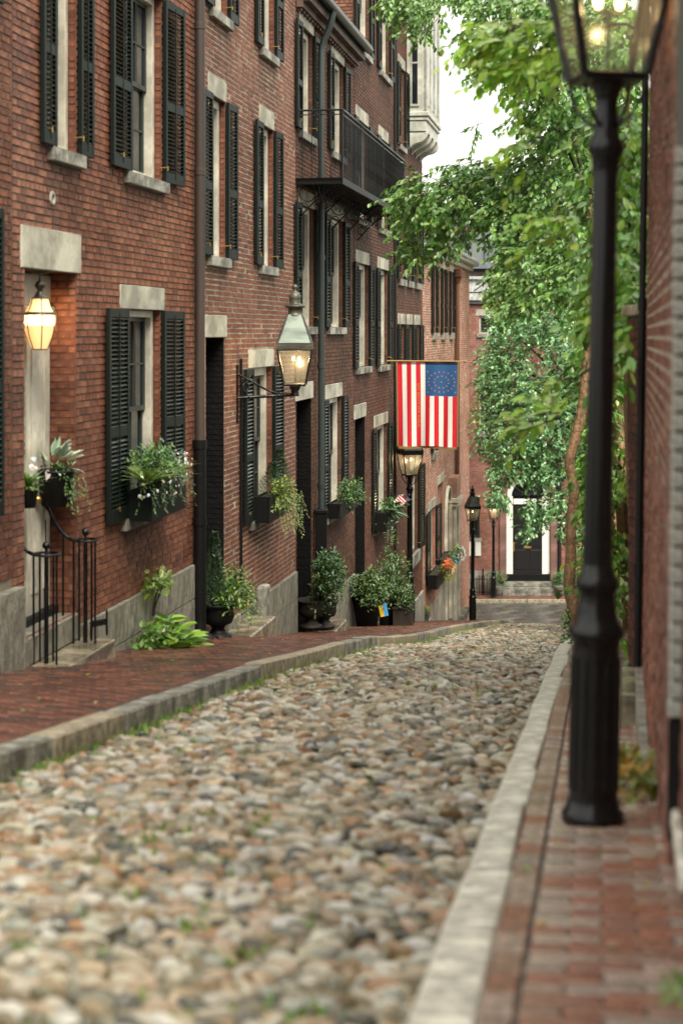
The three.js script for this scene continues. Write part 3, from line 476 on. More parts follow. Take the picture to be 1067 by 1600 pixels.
// ---- house with the bay
let f6, H6;
{
  f6 = left(36.56, 41.96, L3); const f = f6, y = v => v - f.gy, e = { slatPitch: 0.066 }, w = lenOf(36.56, 41.96, L3), tri = (Yt, Yb) => [[621.5, 632], [635, 644], [647, 655.5]].map(([a, b]) => op(f, a, b, 0, 0, { ...e, Yt, Yb, sh: 0.16, sw: 0.4 }));
  H6 = house({ frame: f, w, h: y(9), seed: 7, pal: PAL.brown.map(c => c.map(v => v * 1.12)), mortar: [0.13, 0.1, 0.075], label: 'dark brick house carrying the pale bay window near the top', group: ROW, bricksFrom: y(-6.74), depth: 6,
    openings: [...tri(0.2, -1.7), ...tri(3.1, 1.26), op(f, 621.5, 632, 0, 0, { ...e, Yt: 6.25, Yb: 4.4 }), op(f, 640, 653.5, 0, 0, { ...e, Yt: -3.4, Yb: -5.53, sh: 0.3, only: [1] })] });
  const t = y(-6.74); granite(H6, [[f.s(632), f.s(645), 0, t], [f.s(645), w - 0.02, 0, t]], M([0.52, 0.5, 0.42], { map: TX.soft, roughness: 0.7 }));
  // oriel bay: tray with mouldings on brackets, panelled sides, narrow windows
  const a = f.sd(38.75), b = f.sd(41.5), yb = y(5.0), n = 0.47, xm = (a + b) / 2, L = b - a;
  const B = mesh('bay_window', uvm(merge([rb(L, 4, 0.06, xm, yb + 2.35, n - 0.03, 0.01), rb(0.06, 4, n, a + 0.03, yb + 2.35, n / 2, 0.01), rb(0.06, 4, n, b - 0.03, yb + 2.35, n / 2, 0.01), ...[0, 0.34, 0.66, 1].map(k => rb(0.12, 4, 0.05, a + 0.06 + (L - 0.12) * k, yb + 2.35, n + 0.02, 0.01))])), MAT.bay, H6);
  mesh('bay_base', uvm(merge([rb(L + 0.14, 0.12, n + 0.1, xm, yb + 0.29, n / 2 + 0.03, 0.03), rb(L + 0.06, 0.1, n + 0.05, xm, yb + 0.18, n / 2 + 0.02, 0.03), rb(L, 0.26, n, xm, yb, n / 2, 0.02)])), MAT.bay, B);
  const br = new THREE.Shape(); br.moveTo(0, 0); br.lineTo(n, 0); br.quadraticCurveTo(n, -0.2, n * 0.55, -0.24); br.quadraticCurveTo(0.12, -0.26, 0, -0.42); br.lineTo(0, 0);
  for (let k = 0; k < 4; k++) mesh('bracket', new THREE.ExtrudeGeometry(br, { depth: 0.16, bevelEnabled: true, bevelSize: 0.012, bevelThickness: 0.012, bevelSegments: 1, curveSegments: 8 }).rotateY(-Math.PI / 2).translate(a + 0.2 + k * (L - 0.25) / 3, yb - 0.15, 0.01), MAT.bay, B);
  for (const [y0, y1] of [[0.55, 1.5], [1.56, 2.6]]) mesh('pane', bx(0.02, y1 - y0, 0.13, a - 0.004, yb + (y0 + y1) / 2, n * 0.42), MAT.pane, B);
  mesh('bay_frame', uvm(merge([rb(0.03, 2.25, 0.03, a - 0.01, yb + 1.6, n * 0.42 - 0.08), rb(0.03, 2.25, 0.03, a - 0.01, yb + 1.6, n * 0.42 + 0.08), rb(0.03, 0.04, 0.2, a - 0.012, yb + 1.53, n * 0.42), rb(0.04, 0.05, 0.22, a - 0.012, yb + 0.5, n * 0.42), rb(0.03, 0.06, n - 0.1, a - 0.01, yb + 2.82, n / 2)])), MAT.bay, B);
  for (let k = 0; k < 3; k++) mesh('pane', bx(L * 0.24, 2.4, 0.012, a + L * (0.17 + 0.33 * k), yb + 1.75, n + 0.006), MAT.pane, B);
}
// ---- corner house
let f5, H5;
{
  f5 = left(42.0, 54.6, L5); const f = f5, y = v => v - f.gy, e = { slatPitch: 0.07, frame: MAT.creamShut }, w = lenOf(42, 54.6, L5), at3 = [44.5, 46.7, 48.9];
  H5 = house({ frame: f, w, h: y(2.25), seed: 8, roof: false, pal: PAL.rose, mortar: [0.74, 0.6, 0.45], flush: 0.002, label: 'rose brick corner house with pale mortar behind the striped flag', group: ROW, depth: 7, joint: 0.018, vjoint: 0.6,
    openings: [...at3.map(d => ({ ...e, s0: f.sd(d) - 0.38, s1: f.sd(d) + 0.38, y0: y(0), y1: y(1.86), sh: 0.2, sw: 0.36 })), { ...e, s0: f.sd(44.4) - 0.38, s1: f.sd(44.4) + 0.38, y0: y(-3.29), y1: y(-1.4), sh: 0.2, sw: 0.36 }, op(f, 668.5, 680.5, 0, 0, { ...e, Yt: -4.84, Yb: -6.5 }), op(f, 683, 692.5, 0, 0, { ...e, Yt: -4.33, Yb: -6.45, shutters: false }), { s0: f.s(694.5), s1: f.s(699.5), y0: y(-8.75), y1: y(-4.7), door: true, deep: 0.25, lh: 0, sill: false, fill: door(MAT.black) }] });
  granite(H5, [[f.s(664), f.s(672), 0, y(-7.75)], [f.s(673), f.s(683), 0, y(-7.45)], [f.s(685), f.s(693), 0.3, y(-7.0)]], M([0.5, 0.46, 0.38], { map: TX.soft, roughness: 0.7 }));
  // arched doorcase on slender columns with a projecting block above
  const pa = f.sd(48.3), C = [];
  for (const [s, n] of [[pa, 0.17], [pa + 0.9, 0.17]]) C.push(lathe([[0.1, 0], [0.1, 0.18], [0.08, 0.26], [0.075, 1.5], [0.065, 3.4], [0.08, 3.45], [0.1, 3.55], [0.11, 3.62]], 10).translate(s, y(-8.75), n));
  mesh('column', uvm(merge(C)), MAT.cream, H5); mesh('entablature', uvm(merge([rb(1.3, 0.16, 0.34, pa + 0.45, y(-5.05), 0.15, 0.03), rb(1.2, 0.08, 0.3, pa + 0.45, y(-5.2), 0.14, 0.02)])), MAT.cream, H5);
  mesh('porch_block', uvm(rb(1.1, 0.6, 0.26, pa + 0.45, y(-4.66), 0.12, 0.02)), M([0.55, 0.3, 0.21], { map: TX.soft }), H5);
  const arch = mesh('door_arch', uvm(merge([rb(0.12, 3.4, 0.1, f.s(693.5), y(-6.9), 0.06), rb(0.12, 3.4, 0.1, f.s(700.5), y(-6.9), 0.06), new THREE.TorusGeometry((f.s(700.5) - f.s(693.5)) / 2, 0.06, 6, 14, Math.PI).translate((f.s(700.5) + f.s(693.5)) / 2, y(-5.2), 0.06)])), MAT.cream, H5);
  for (const g of [rb(2.6, 0.22, 0.5, pa - 0.2, y(-8.95), 0.3, 0.015), rb(1.7, 0.26, 0.34, pa + 1.6, y(-8.8), 0.2, 0.015), rb(1.2, 0.14, 0.3, f.s(680), y(-8.3), 0.15)]) mesh('doorstep', uvm(g), MAT.granite, H5);
  // eaves, roof, copper-red downpipe
  mesh('cornice', uvm(merge([rb(w + 0.2, 0.1, 0.32, w / 2, y(2.3), 0.16, 0.02), rb(w + 0.1, 0.14, 0.14, w / 2, y(2.17), 0.07, 0.02)])), MAT.bay, H5);
  mesh('gutter', uvm(rb(w + 0.2, 0.1, 0.12, w / 2, y(2.41), 0.35, 0.03)), MAT.slateLight, H5);
  const rf = uvm(bx(w + 0.1, 0.06, 5, 0, 0, -2.5)); rf.rotateX(0.42); rf.translate(w / 2, y(2.44), 0.32); mesh('roof', rf, MAT.slateLight, H5);
  const fs = uvm(bx(w - 0.1, 0.05, 0.16, 0, 0.05, -1.2)); fs.rotateX(0.42); fs.translate(w / 2, y(2.44), 0.32); mesh('flashing', fs, MAT.pipeRust, H5); mesh('ridge_flashing', uvm(bx(0.12, 0.12, 4.6, w - 0.1, y(3.5), -2)), MAT.pipeRust, H5);
  const ps = f.s(714, 0.1); mesh('downpipe', merge([rod(V3(ps, y(-8.8), 0.1), V3(ps, y(1.75), 0.1), 0.075, 0.075, 10), rb(0.34, 0.26, 0.24, ps, y(1.85), 0.14, 0.03), new THREE.CylinderGeometry(0.14, 0.08, 0.22, 10).translate(ps, y(1.62), 0.1)]), MAT.pipeRust, H5);
}

// ------------------------------------------------------------------ houses and walls across and to the right
const f7 = frameOf(2.2, 62, 1, 0, -drop(62) - 0.05);
{
  const f = f7, y = v => v - f.gy, w = 14, X = u => f.s(u), e = { slatPitch: 0.1, shutters: false };
  const H = house({ frame: f, w, h: y(2.35), seed: 9, roof: false, pal: PAL.far, mortar: [0.4, 0.3, 0.25], label: 'brick house across the street with a black door in a cream surround', depth: 7, joint: 0.016, bricksFrom: 1.1,
    brickHoles: [[0, w, y(1.25), y(2.35)], [X(779.5), X(871), 0, f.loc(0, 742)[1]]],
    openings: [{ ...e, s0: X(748), s1: X(748) + 1.0, y0: y(-0.05) , y1: y(0.66) }, { ...e, s0: X(748), s1: X(748) + 1, y0: y(-3.9), y1: y(-2.0) }, { ...e, s0: X(729), s1: X(749), y0: y(-7.95), y1: y(-6.35), frame: MAT.sash, lh: 0 },
      { s0: X(791), s1: X(859), y0: f.loc(0, 908)[1], y1: f.loc(0, 757)[1], door: true, deep: 0.26, lh: 0, sill: false }] });
  granite(H, [...range(0.02, w - 1.6, 1.55).filter(x => x + 1.5 < X(780) || x > X(871)).map(x => [x, x + 1.5, 0, 1.1, 0.03])], MAT.granite);
  // brownstone arch casing, cream jambs, lintel bar, fanlight, black door
  const yb = f.loc(0, 908)[1], bs = M([0.3, 0.16, 0.135], { map: TX.soft, roughness: 0.8 }), yt = f.loc(0, 776)[1], xa = X(791), xb = X(859), cx = (xa + xb) / 2, rad = (xb - xa) / 2;
  const ring = (ro, ri, dp) => { const s = new THREE.Shape(); s.absarc(0, 0, ro, 0, Math.PI); s.lineTo(-ri, 0); s.absarc(0, 0, ri, Math.PI, 0, true); return new THREE.ExtrudeGeometry(s, { depth: dp, bevelEnabled: false, curveSegments: 18 }); };
  mesh('door_casing', uvm(merge([rb(0.26, yt - yb, 0.14, xa - 0.14, (yt + yb) / 2, 0.02), rb(0.26, yt - yb, 0.14, xb + 0.14, (yt + yb) / 2, 0.02), ring(rad + 0.27, rad + 0.005, 0.14).translate(cx, yt, -0.05), bx(0.3, 0.9, 0.06, xa - 0.12, yt + 0.45, -0.02), bx(0.3, 0.9, 0.06, xb + 0.12, yt + 0.45, -0.02)])), bs, H);
  const z = -0.12, jl = X(801), jr = X(847);
  mesh('door_frame', uvm(merge([rb(jl - xa, yt - yb + 0.0, 0.1, (xa + jl) / 2, (yt + yb) / 2, z), rb(xb - jr, yt - yb, 0.1, (xb + jr) / 2, (yt + yb) / 2, z), rb(jr - jl - 0.005, 0.2, 0.14, cx, yt + 0.02 - 0.22, z), ring(rad, rad - 0.2, 0.1).translate(cx, yt, z - 0.05)])), M([0.9, 0.88, 0.78], { roughness: 0.5 }), H);
  mesh('fanlight', merge([new THREE.CircleGeometry(rad - 0.19, 18, 0, Math.PI).translate(cx, yt + 0.02, z - 0.06)]), MAT.pane, H);
  mesh('fanlight_bars', merge([0.6, 1.05, 1.57, 2.1, 2.55].map(a => rod(V3(cx, yt, z - 0.03), V3(cx + Math.cos(a) * (rad - 0.2), yt + Math.sin(a) * (rad - 0.2), z - 0.03), 0.015))), MAT.sash, H);
  const dy0 = f.loc(0, 897)[1], dy1 = yt - 0.22, dp = [bx(jr - jl, dy1 - dy0, 0.05, cx, (dy0 + dy1) / 2, z - 0.03)];
  for (const c of [-0.24, 0.24]) for (const [a, b] of [[0.06, 0.33], [0.38, 0.62], [0.67, 0.94]]) dp.push(rb((jr - jl) * 0.34, (dy1 - dy0) * (b - a), 0.03, cx + c * (jr - jl), dy0 + (dy1 - dy0) * (a + b) / 2, z + 0.0, 0.012));
  const D = mesh('door', merge(dp), M([0.014, 0.014, 0.015], { roughness: 0.3 }), H); mesh('letter_slot', rb(0.3, 0.07, 0.02, X(824), f.loc(0, 856)[1], z + 0.02), MAT.brass, D); mesh('handle', rb(0.05, 0.34, 0.05, X(802.8), f.loc(0, 855)[1], z + 0.03), MAT.brass, D);
  mesh('threshold', rb(xb - xa - 0.02, dy0 - yb - 0.005, 0.2, cx, (dy0 + yb) / 2, -0.08), MAT.black, H);
  mesh('doorstep', uvm(merge([rb(1.95, 0.17, 0.3, cx, yb - 0.09, 0.15, 0.015), rb(2.1, 0.34, 0.5, cx, yb - 0.348, 0.25, 0.015)])), MAT.granite, H);
  const vents = merge([rb(0.24, 0.66, 0.03, X(733), f.loc(0, 855)[1], 0.03), rb(0.22, 0.66, 0.03, X(746.5), f.loc(0, 855)[1], 0.03)]); mesh('white_shutter_board', vents, M([0.74, 0.74, 0.68]), H);
  mesh('downpipe', rod(V3(X(873), 0.3, 0.1), V3(X(873), y(1.2), 0.1), 0.075, 0.075, 8), MAT.ironDull, H);
  // cornice boards, brick attic band, slate mansard and its dormer
  mesh('cornice', uvm(merge([rb(w, 0.3, 0.2, w / 2, y(1.4), 0.1, 0.02), rb(w, 0.26, 0.26, w / 2, y(1.7), 0.12, 0.02), rb(w, 0.2, 0.16, w / 2, y(1.94), 0.07, 0.02), rb(w, 0.12, 0.3, w / 2, y(2.12), 0.13, 0.02)])), M([0.55, 0.56, 0.55], { map: TX.streak, roughness: 0.6 }), H);
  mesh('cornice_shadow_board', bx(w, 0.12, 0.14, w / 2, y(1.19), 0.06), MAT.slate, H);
  const mr = uvm(bx(w, 2.5, 0.2, w / 2, 1.25, -0.2)); mr.rotateX(-0.12); mr.translate(0, y(2.36), 0); mesh('mansard_roof', mr, M([0.2, 0.21, 0.235], { map: TX.stone, roughness: 0.5 }), H);
  for (const [ua, ub] of [[728, 796], [842, 905]]) {
    const a = X(ua), b = X(ub), ya = y(2.55), yz = y(4.6), L = b - a; const dm = mesh('dormer', uvm(merge([bx(0.2, yz - ya, 0.9, a + 0.1, (ya + yz) / 2, -0.1), bx(0.2, yz - ya, 0.9, b - 0.1, (ya + yz) / 2, -0.1), bx(0.3, yz - ya, 0.3, (a + b) / 2, (ya + yz) / 2, 0.2), bx(L + 0.4, 0.25, 1.1, (a + b) / 2, yz, -0.1), rb(L + 0.3, 0.16, 0.3, (a + b) / 2, ya, 0.3)])), M([0.24, 0.26, 0.3], { map: TX.soft }), H);
    for (const k of [0.27, 0.73]) for (const [p, q] of [[0.05, 0.48], [0.52, 0.95]]) { mesh('pane', bx(L * 0.33, (yz - ya) * (q - p), 0.02, a + L * k, ya + (yz - ya) * (p + q) / 2, 0.22), M([0.18, 0.2, 0.2], { roughness: 0.08 }), dm); mesh('sash', bx(L * 0.33, 0.06, 0.06, a + L * k, ya + (yz - ya) * 0.5, 0.24), M([0.4, 0.42, 0.43]), dm); }
  }
}
// ---- nearby house wall on the right: a recessed bay with a painted brick jamb nearest to us
{
  const gyA = -drop(10.9) - 0.1, fA = frameOf(RW(10.9) - 0.022, 10.9, -0.171, -1, gyA), w = (10.9 - 5.72) * Math.hypot(1, 0.171);
  const pal = [[0.2, 0.08, 0.052], [0.25, 0.1, 0.066], [0.17, 0.068, 0.046], [0.28, 0.12, 0.08]];
  const A = house({ frame: fA, w, h: 7 - gyA, seed: 21, pal, mortar: [0.55, 0.46, 0.35], flush: 0.003, joint: 0.015, label: 'brick house wall close on the right behind the lamp post', depth: 4, lean: 0.012, single: 300, bond: 'flemish', bricksFrom: 0.45, group: 'brick walls along the right pavement' });
  granite(A, [[0.03, 1.7, 0.02, 0.45, 0.03], [1.7, 3.5, 0.2, 0.45, 0.03], [3.5, w - 0.02, 0.3, 0.45, 0.03]], MAT.graniteStained);
  R = rngOf(60); // painted jamb
  const white = M([0.58, 0.6, 0.52], { map: TX.soft, roughness: 0.7 });
  for (let v = 0.62; v > -1.36; v -= PITCH) mesh('painted_brick', rb(0.06, PITCH - 0.012, 0.05, w + 0.028, v - gyA, -0.02 + rr(-0.002, 0.002), 0.005), white, A);
  mesh('iron_cover', bx(0.05, 0.42, 0.05, w + 0.022, -1.6 - gyA, -0.02), MAT.black, A); mesh('stone_jamb', uvm(bx(0.05, 6, 0.05, w + 0.02, 0.62 - gyA + 3.02, -0.024)), M([0.12, 0.13, 0.1]), A);
  const gyB = -drop(5.7) - 0.4, fB = frameOf(RW(5.7) + 0.02, 5.7, -0.171, -1, gyB), B = house({ frame: fB, w: 4.2, h: 7 - gyB, seed: 22, pal, mortar: [0.38, 0.31, 0.24], joint: 0.014, label: 'set back brickwork at the right edge beyond the pale painted jamb', depth: 4, lean: 0.012, bricksFrom: 0.1, group: 'brick walls along the right pavement', category: 'house' });
  mesh('water_table', uvm(rb(0.7, 0.07, 0.06, 0.36, -1.72 - gyB, 0.0, 0.015)), MAT.kerb, B);
}
{ // pier, step, downpipe, garden wall with creeper
  const p0 = 11.25, gy = -drop(11.7) - 0.1, f = frameOf(RW(11.7) - 0.1, 11.35, 1, 0, gy);
  const P = thing('brick_pier', 'dark brick gate pier between the lamp post and the right house wall', 'pier', f.world(0, 0, 0)); P.userData.kind = 'thing';
  const ph = 0.12 - gy; mesh('core', uvm(bx(0.36, ph, 0.4, 0.19, ph / 2, -0.21)), M([0.06, 0.045, 0.035]), P); R = rngOf(61);
  const pal = [[0.1, 0.04, 0.03], [0.14, 0.05, 0.036], [0.08, 0.035, 0.03]]; let l = layBricks(new THREE.Matrix4().makeTranslation(0, 0, 0), 0, 0.37, 0, ph - 0.02, [], pal); l = l.concat(layBricks(new THREE.Matrix4().makeRotationY(-Math.PI / 2).setPosition(0.0, 0, -0.4), 0, 0.39, 0, ph - 0.02, [], pal));
  placeBricks(P, l, 60, 77); mesh('coping', uvm(rb(0.46, 0.08, 0.5, 0.19, ph + 0.04, -0.21, 0.015)), MAT.kerbDark, P);
  const dpx = RW(10.8) - 0.045; const D = thing('downpipe', 'black drainpipe at the end of the right house wall', 'drainpipe', V3(dpx, -drop(10.85), -10.86)); mesh('pipe', rod(V3(0, 0.1, 0), V3(0.09, 6.5, 0), 0.024, 0.024, 10), MAT.black, D); for (const k of [1.0, 2.8, 4.6]) mesh('pipe_collar', new THREE.CylinderGeometry(0.032, 0.032, 0.09, 10).translate(0.0138 * k, k, 0), MAT.black, D); D.rotation.z = 0;
  const S = thing('granite_step', 'granite step jutting from the right wall behind the lamp post base', 'step', V3(RW(10.4) - 0.03, -2.47, -10.45)); S.rotation.y = Math.atan(-0.171); mesh('step', uvm(rb(0.3, 0.34, 0.85, 0.02, 0.03, 0, 0.015)), MAT.wetStone, S);
  const gw = struct('garden_wall', 'brick garden wall running down the right side beneath the creeper'); tag(gw, null, 'wall'); gw.userData.kind = 'thing'; R = rngOf(62);
  const hh = 2.75;
  for (let d = 11.9; d < 52; d += 4) { const d1 = d + 4, X = q => RW(q) + 0.1, fr = frameOf(X(d1), d1, X(d) - X(d1), d - d1, -drop(d1)), L = Math.hypot(4, X(d1) - X(d)); const B = new THREE.Matrix4().makeRotationY(fr.rot).setPosition(fr.world(0, 0, 0)); const top = hh + drop(d1) - drop(d) + 0.2; mesh('wall', uvm(bx(L, top, 0.3, L / 2, top / 2 - 0.1, -0.16).applyMatrix4(B)), M([0.12, 0.1, 0.08]), gw); instanced('brickwork', brickGeo, brickMatShared, layBricks(B, 0, L, 0, top - 0.15, [], PAL.brown), gw); mesh('coping', uvm(rb(L, 0.08, 0.4, L / 2, top - 0.06, -0.15).applyMatrix4(B)), MAT.kerbDark, gw); }
}

// ------------------------------------------------------------------ iron and lamps
function lampLight(P, y, power, r = 0.018) { const l = new THREE.PointLight(new THREE.Color(1, 0.66, 0.32), power, 0, 2); l.position.set(0, y, 0); l.castShadow = true; l.shadow.radius = 2; P.add(l); }
// four-sided gas lantern, base of the cage at y = 0; parts go straight under T at height y0
function lantern(T, y0, s = 1, o = {}) {
  const rB = 0.128 * s, rT = 0.205 * s, h = 0.42 * s, fr = o.metal ?? MAT.iron, bars = [], c = [[1, 1], [1, -1], [-1, -1], [-1, 1]];
  const P = (k, y, q = 1) => V3(c[k][0] * (rB + (rT - rB) * (y / h)) * q, y0 + y, c[k][1] * (rB + (rT - rB) * (y / h)) * q);
  for (let k = 0; k < 4; k++) { bars.push(rod(P(k, 0), P(k, h), (o.bar ?? 0.014) * s, (o.bar ?? 0.014) * s, 4)); for (const y of [0, h]) bars.push(rod(P(k, y), P((k + 1) % 4, y), 0.014 * s, 0.014 * s, 4)); }
  bars.push(bx(rB * 2, 0.02 * s, rB * 2, 0, y0 - 0.012 * s, 0), new THREE.CylinderGeometry(0.075 * s, 0.05 * s, 0.06 * s, 10).translate(0, y0 - 0.05 * s, 0));
  mesh('cage', merge(bars), fr, T);
  for (let k = 0; k < 4; k++) { // glass panes
    const a = P(k, 0.01, 0.985), b = P((k + 1) % 4, 0.01, 0.985), d2 = P(k, h - 0.01, 0.985), e = P((k + 1) % 4, h - 0.01, 0.985), g = new THREE.BufferGeometry();
    g.setAttribute('position', new THREE.Float32BufferAttribute([a, b, e, a, e, d2].flatMap(v => v.toArray()), 3)); g.setAttribute('uv', new THREE.Float32BufferAttribute([0, 0, 1, 0, 1, 1, 0, 0, 1, 1, 0, 1], 2)); g.computeVertexNormals(); mesh('pane', g, MAT.glass, T);
  }
  const yt = y0 + h, band = mesh('band', merge([0, 1, 2, 3].map(k => { const a = c[k], b = c[(k + 1) % 4], x = (a[0] + b[0]) / 2, z = (a[1] + b[1]) / 2; return bx(x ? 0.016 * s : rT * 2.12, 0.06 * s, z ? 0.016 * s : rT * 2.12, x * rT * 1.03, yt + 0.04 * s, z * rT * 1.03); }).concat([bx(rT * 2.16, 0.012 * s, rT * 2.16, 0, yt + 0.075 * s, 0)])), o.metal2 ?? fr, T);
  const roof = new THREE.CylinderGeometry(0.085 * s * 1.414, rT * 1.414, 0.34 * s, 4, 1, true).rotateY(Math.PI / 4).translate(0, yt + 0.25 * s, 0); const rn = flat(roof); rn.computeVertexNormals();
  const rf = mesh('hood', rn, o.roof ?? MAT.copper, T), ribs = []; for (let k = 0; k < 4; k++) ribs.push(rod(V3(c[k][0] * rT, yt + 0.08 * s, c[k][1] * rT), V3(c[k][0] * 0.086 * s, yt + 0.42 * s, c[k][1] * 0.086 * s), 0.013 * s, 0.01 * s, 4)); mesh('hood_ribs', merge(ribs), fr, rf);
  mesh('finial', lathe([[0.1, 0.41], [0.1, 0.43], [0.082, 0.44], [0.082, 0.5], [0.12, 0.515], [0.125, 0.535], [0.085, 0.55], [0.066, 0.565], [0.066, 0.62], [0.072, 0.625], [0.07, 0.66], [0.05, 0.69], [0.02, 0.71], [0.018, 0.73], [0.034, 0.75], [0.034, 0.77], [0.015, 0.79], [0, 0.795]].map(([r, y]) => [r * s, yt + y * s - 0.005]), 16), o.metal2 ?? fr, T);
  const burner = mesh('burner', merge([rod(V3(0, y0, 0), V3(0, y0 + 0.27 * s, 0), 0.008), rod(V3(-0.05 * s, y0 + 0.27 * s, 0), V3(0.05 * s, y0 + 0.27 * s, 0), 0.007)]), MAT.bronze, T);
  for (const x of o.mantles ?? [-0.045, 0.045]) mesh('mantle_lamp', new THREE.SphereGeometry(0.018 * s, 10, 8).scale(1, 1.5, 1).translate(x * s, y0 + 0.31 * s, 0), MAT.glow, burner);
  const l = new THREE.PointLight(new THREE.Color(1, 0.66, 0.32), o.power ?? 0.5, 0, 2); l.position.set((o.mantles ?? [0.045]).at(-1) * s, y0 + 0.31 * s, 0); l.castShadow = true; T.add(l);
}
function postParts(T, rough) {
  mesh('base', lathe([[0, 0], [0.125, 0], [0.128, 0.04], [0.112, 0.06], [0.106, 0.09], [0.1, 0.11], [0.097, 0.72], [0.1, 0.75], [0.114, 0.77], [0.117, 0.785], [0.112, 0.805], [0.095, 0.825], [0.084, 0.86], [0.077, 0.9], [0.074, 0.93], [0.077, 0.95], [0.088, 0.96], [0.091, 0.985], [0.085, 1.005], [0.074, 1.02], [0.066, 1.04], [0.062, 1.06]], 28), MAT.iron, T);
  const fl = []; for (let k = 0; k < 14; k++) { const a = k / 14 * Math.PI * 2; fl.push(rod(V3(Math.cos(a) * 0.098, 0.14, Math.sin(a) * 0.098), V3(Math.cos(a) * 0.097, 0.68, Math.sin(a) * 0.097), 0.008, 0.008, 5)); } mesh('fluting', merge(fl), MAT.iron, T);
  mesh('shaft', lathe([[0.062, 1.05], [0.058, 1.3], [0.05, 2.66], [0.055, 2.69], [0.06, 2.73], [0.075, 2.76], [0.074, 2.79], [0.056, 2.82], [0.05, 2.86], [0.044, 2.95], [0.05, 2.985], [0.056, 3.0], [0.054, 3.03]], 24), MAT.iron, T);
  for (let k = 0; k < 4; k++) { const a = k * Math.PI / 2 + Math.PI / 4, c = Math.cos(a), s = Math.sin(a); mesh('lantern_bracket', tube([V3(c * 0.05, 2.86, s * 0.05), V3(c * 0.11, 2.9, s * 0.11), V3(c * 0.17, 3.0, s * 0.17), V3(c * 0.178, 3.07, s * 0.178)], 0.009, 10, 5), MAT.iron, T); }
}
function streetLamp(label, u, d, ground, o) {
  const T = thing('street_lamp', label, 'street lamp', V3((u - CX) / F * d, ground, -d), 'gas street lamps along the lane'); postParts(T); lantern(T, 3.06, o.ls ?? 1, o); if (o.scale) T.scale.setScalar(o.scale); if (o.turn) T.rotation.y = o.turn; if (o.lean) T.rotation.z = -o.lean; return T;
}
const lampRoof = M([0.12, 0.13, 0.11], { map: TX.grime, roughness: 0.35 });
streetLamp('large black gas lamp post in the foreground, its lantern cut by the top edge', 925, 6.58, -2.012, { lean: 0.0205, turn: 0.1, power: 0.15, bar: 0.019, roof: lampRoof });
streetLamp('lit gas lamp post rising from the potted bushes under the striped flag', 640, 36.6, -6.7, { scale: 1.13, power: 0.7, roof: lampRoof, mantles: [0.03], turn: 0.3 });
streetLamp('gas lamp post on the left kerb at the bottom of the lane', 738, 47.4, -8.62, { ls: 0.86, power: 0.1, roof: lampRoof, mantles: [0], turn: 0.3 });
streetLamp('gas lamp post across the street, its lantern among the tree leaves', 770.5, 60.9, -10.12, { power: 0.6, roof: lampRoof, turn: 0.1 });
{ // bracket lamp on the house wall
  const p = at(461, 619, 21.3), T = thing('wall_lamp', 'weathered gas lantern on a scrolled bracket fixed to the pale-mortar house', 'wall lamp', p);
  const wx = f2.world(f2.s(371, 0.01), 0, 0.01), o = V3(wx.x - p.x, 0, wx.z - p.z);
  mesh('wall_bracket', merge([rod(V3(0, 0.02, 0), o.clone().add(V3(0, -0.02, 0)), 0.022, 0.022, 8), rod(o.clone().setY(0.42), o.clone().setY(-0.35), 0.016), tube([o.clone().setY(0.3), o.clone().multiplyScalar(0.75).setY(0.2), o.clone().multiplyScalar(0.5).setY(0.09), o.clone().multiplyScalar(0.25).setY(0.03), V3(0, 0.025, 0)], 0.016, 20, 6), new THREE.TorusGeometry(0.06, 0.012, 6, 14).rotateY(1.0).translate(o.x * 0.86, 0.12, o.z * 0.86), new THREE.CylinderGeometry(0.045, 0.06, 0.12, 10).translate(0, 0.06, 0)]), MAT.iron, T);
  const cage = new THREE.Group(); lantern(T, 0.16, 1.1, { metal: MAT.bronze, metal2: M([0.12, 0.115, 0.085], { map: TX.grime, roughness: 0.45, metalness: 0.3 }), mantles: [-0.02, 0.05], power: 0.9 });
  T.rotation.y = 0;
}
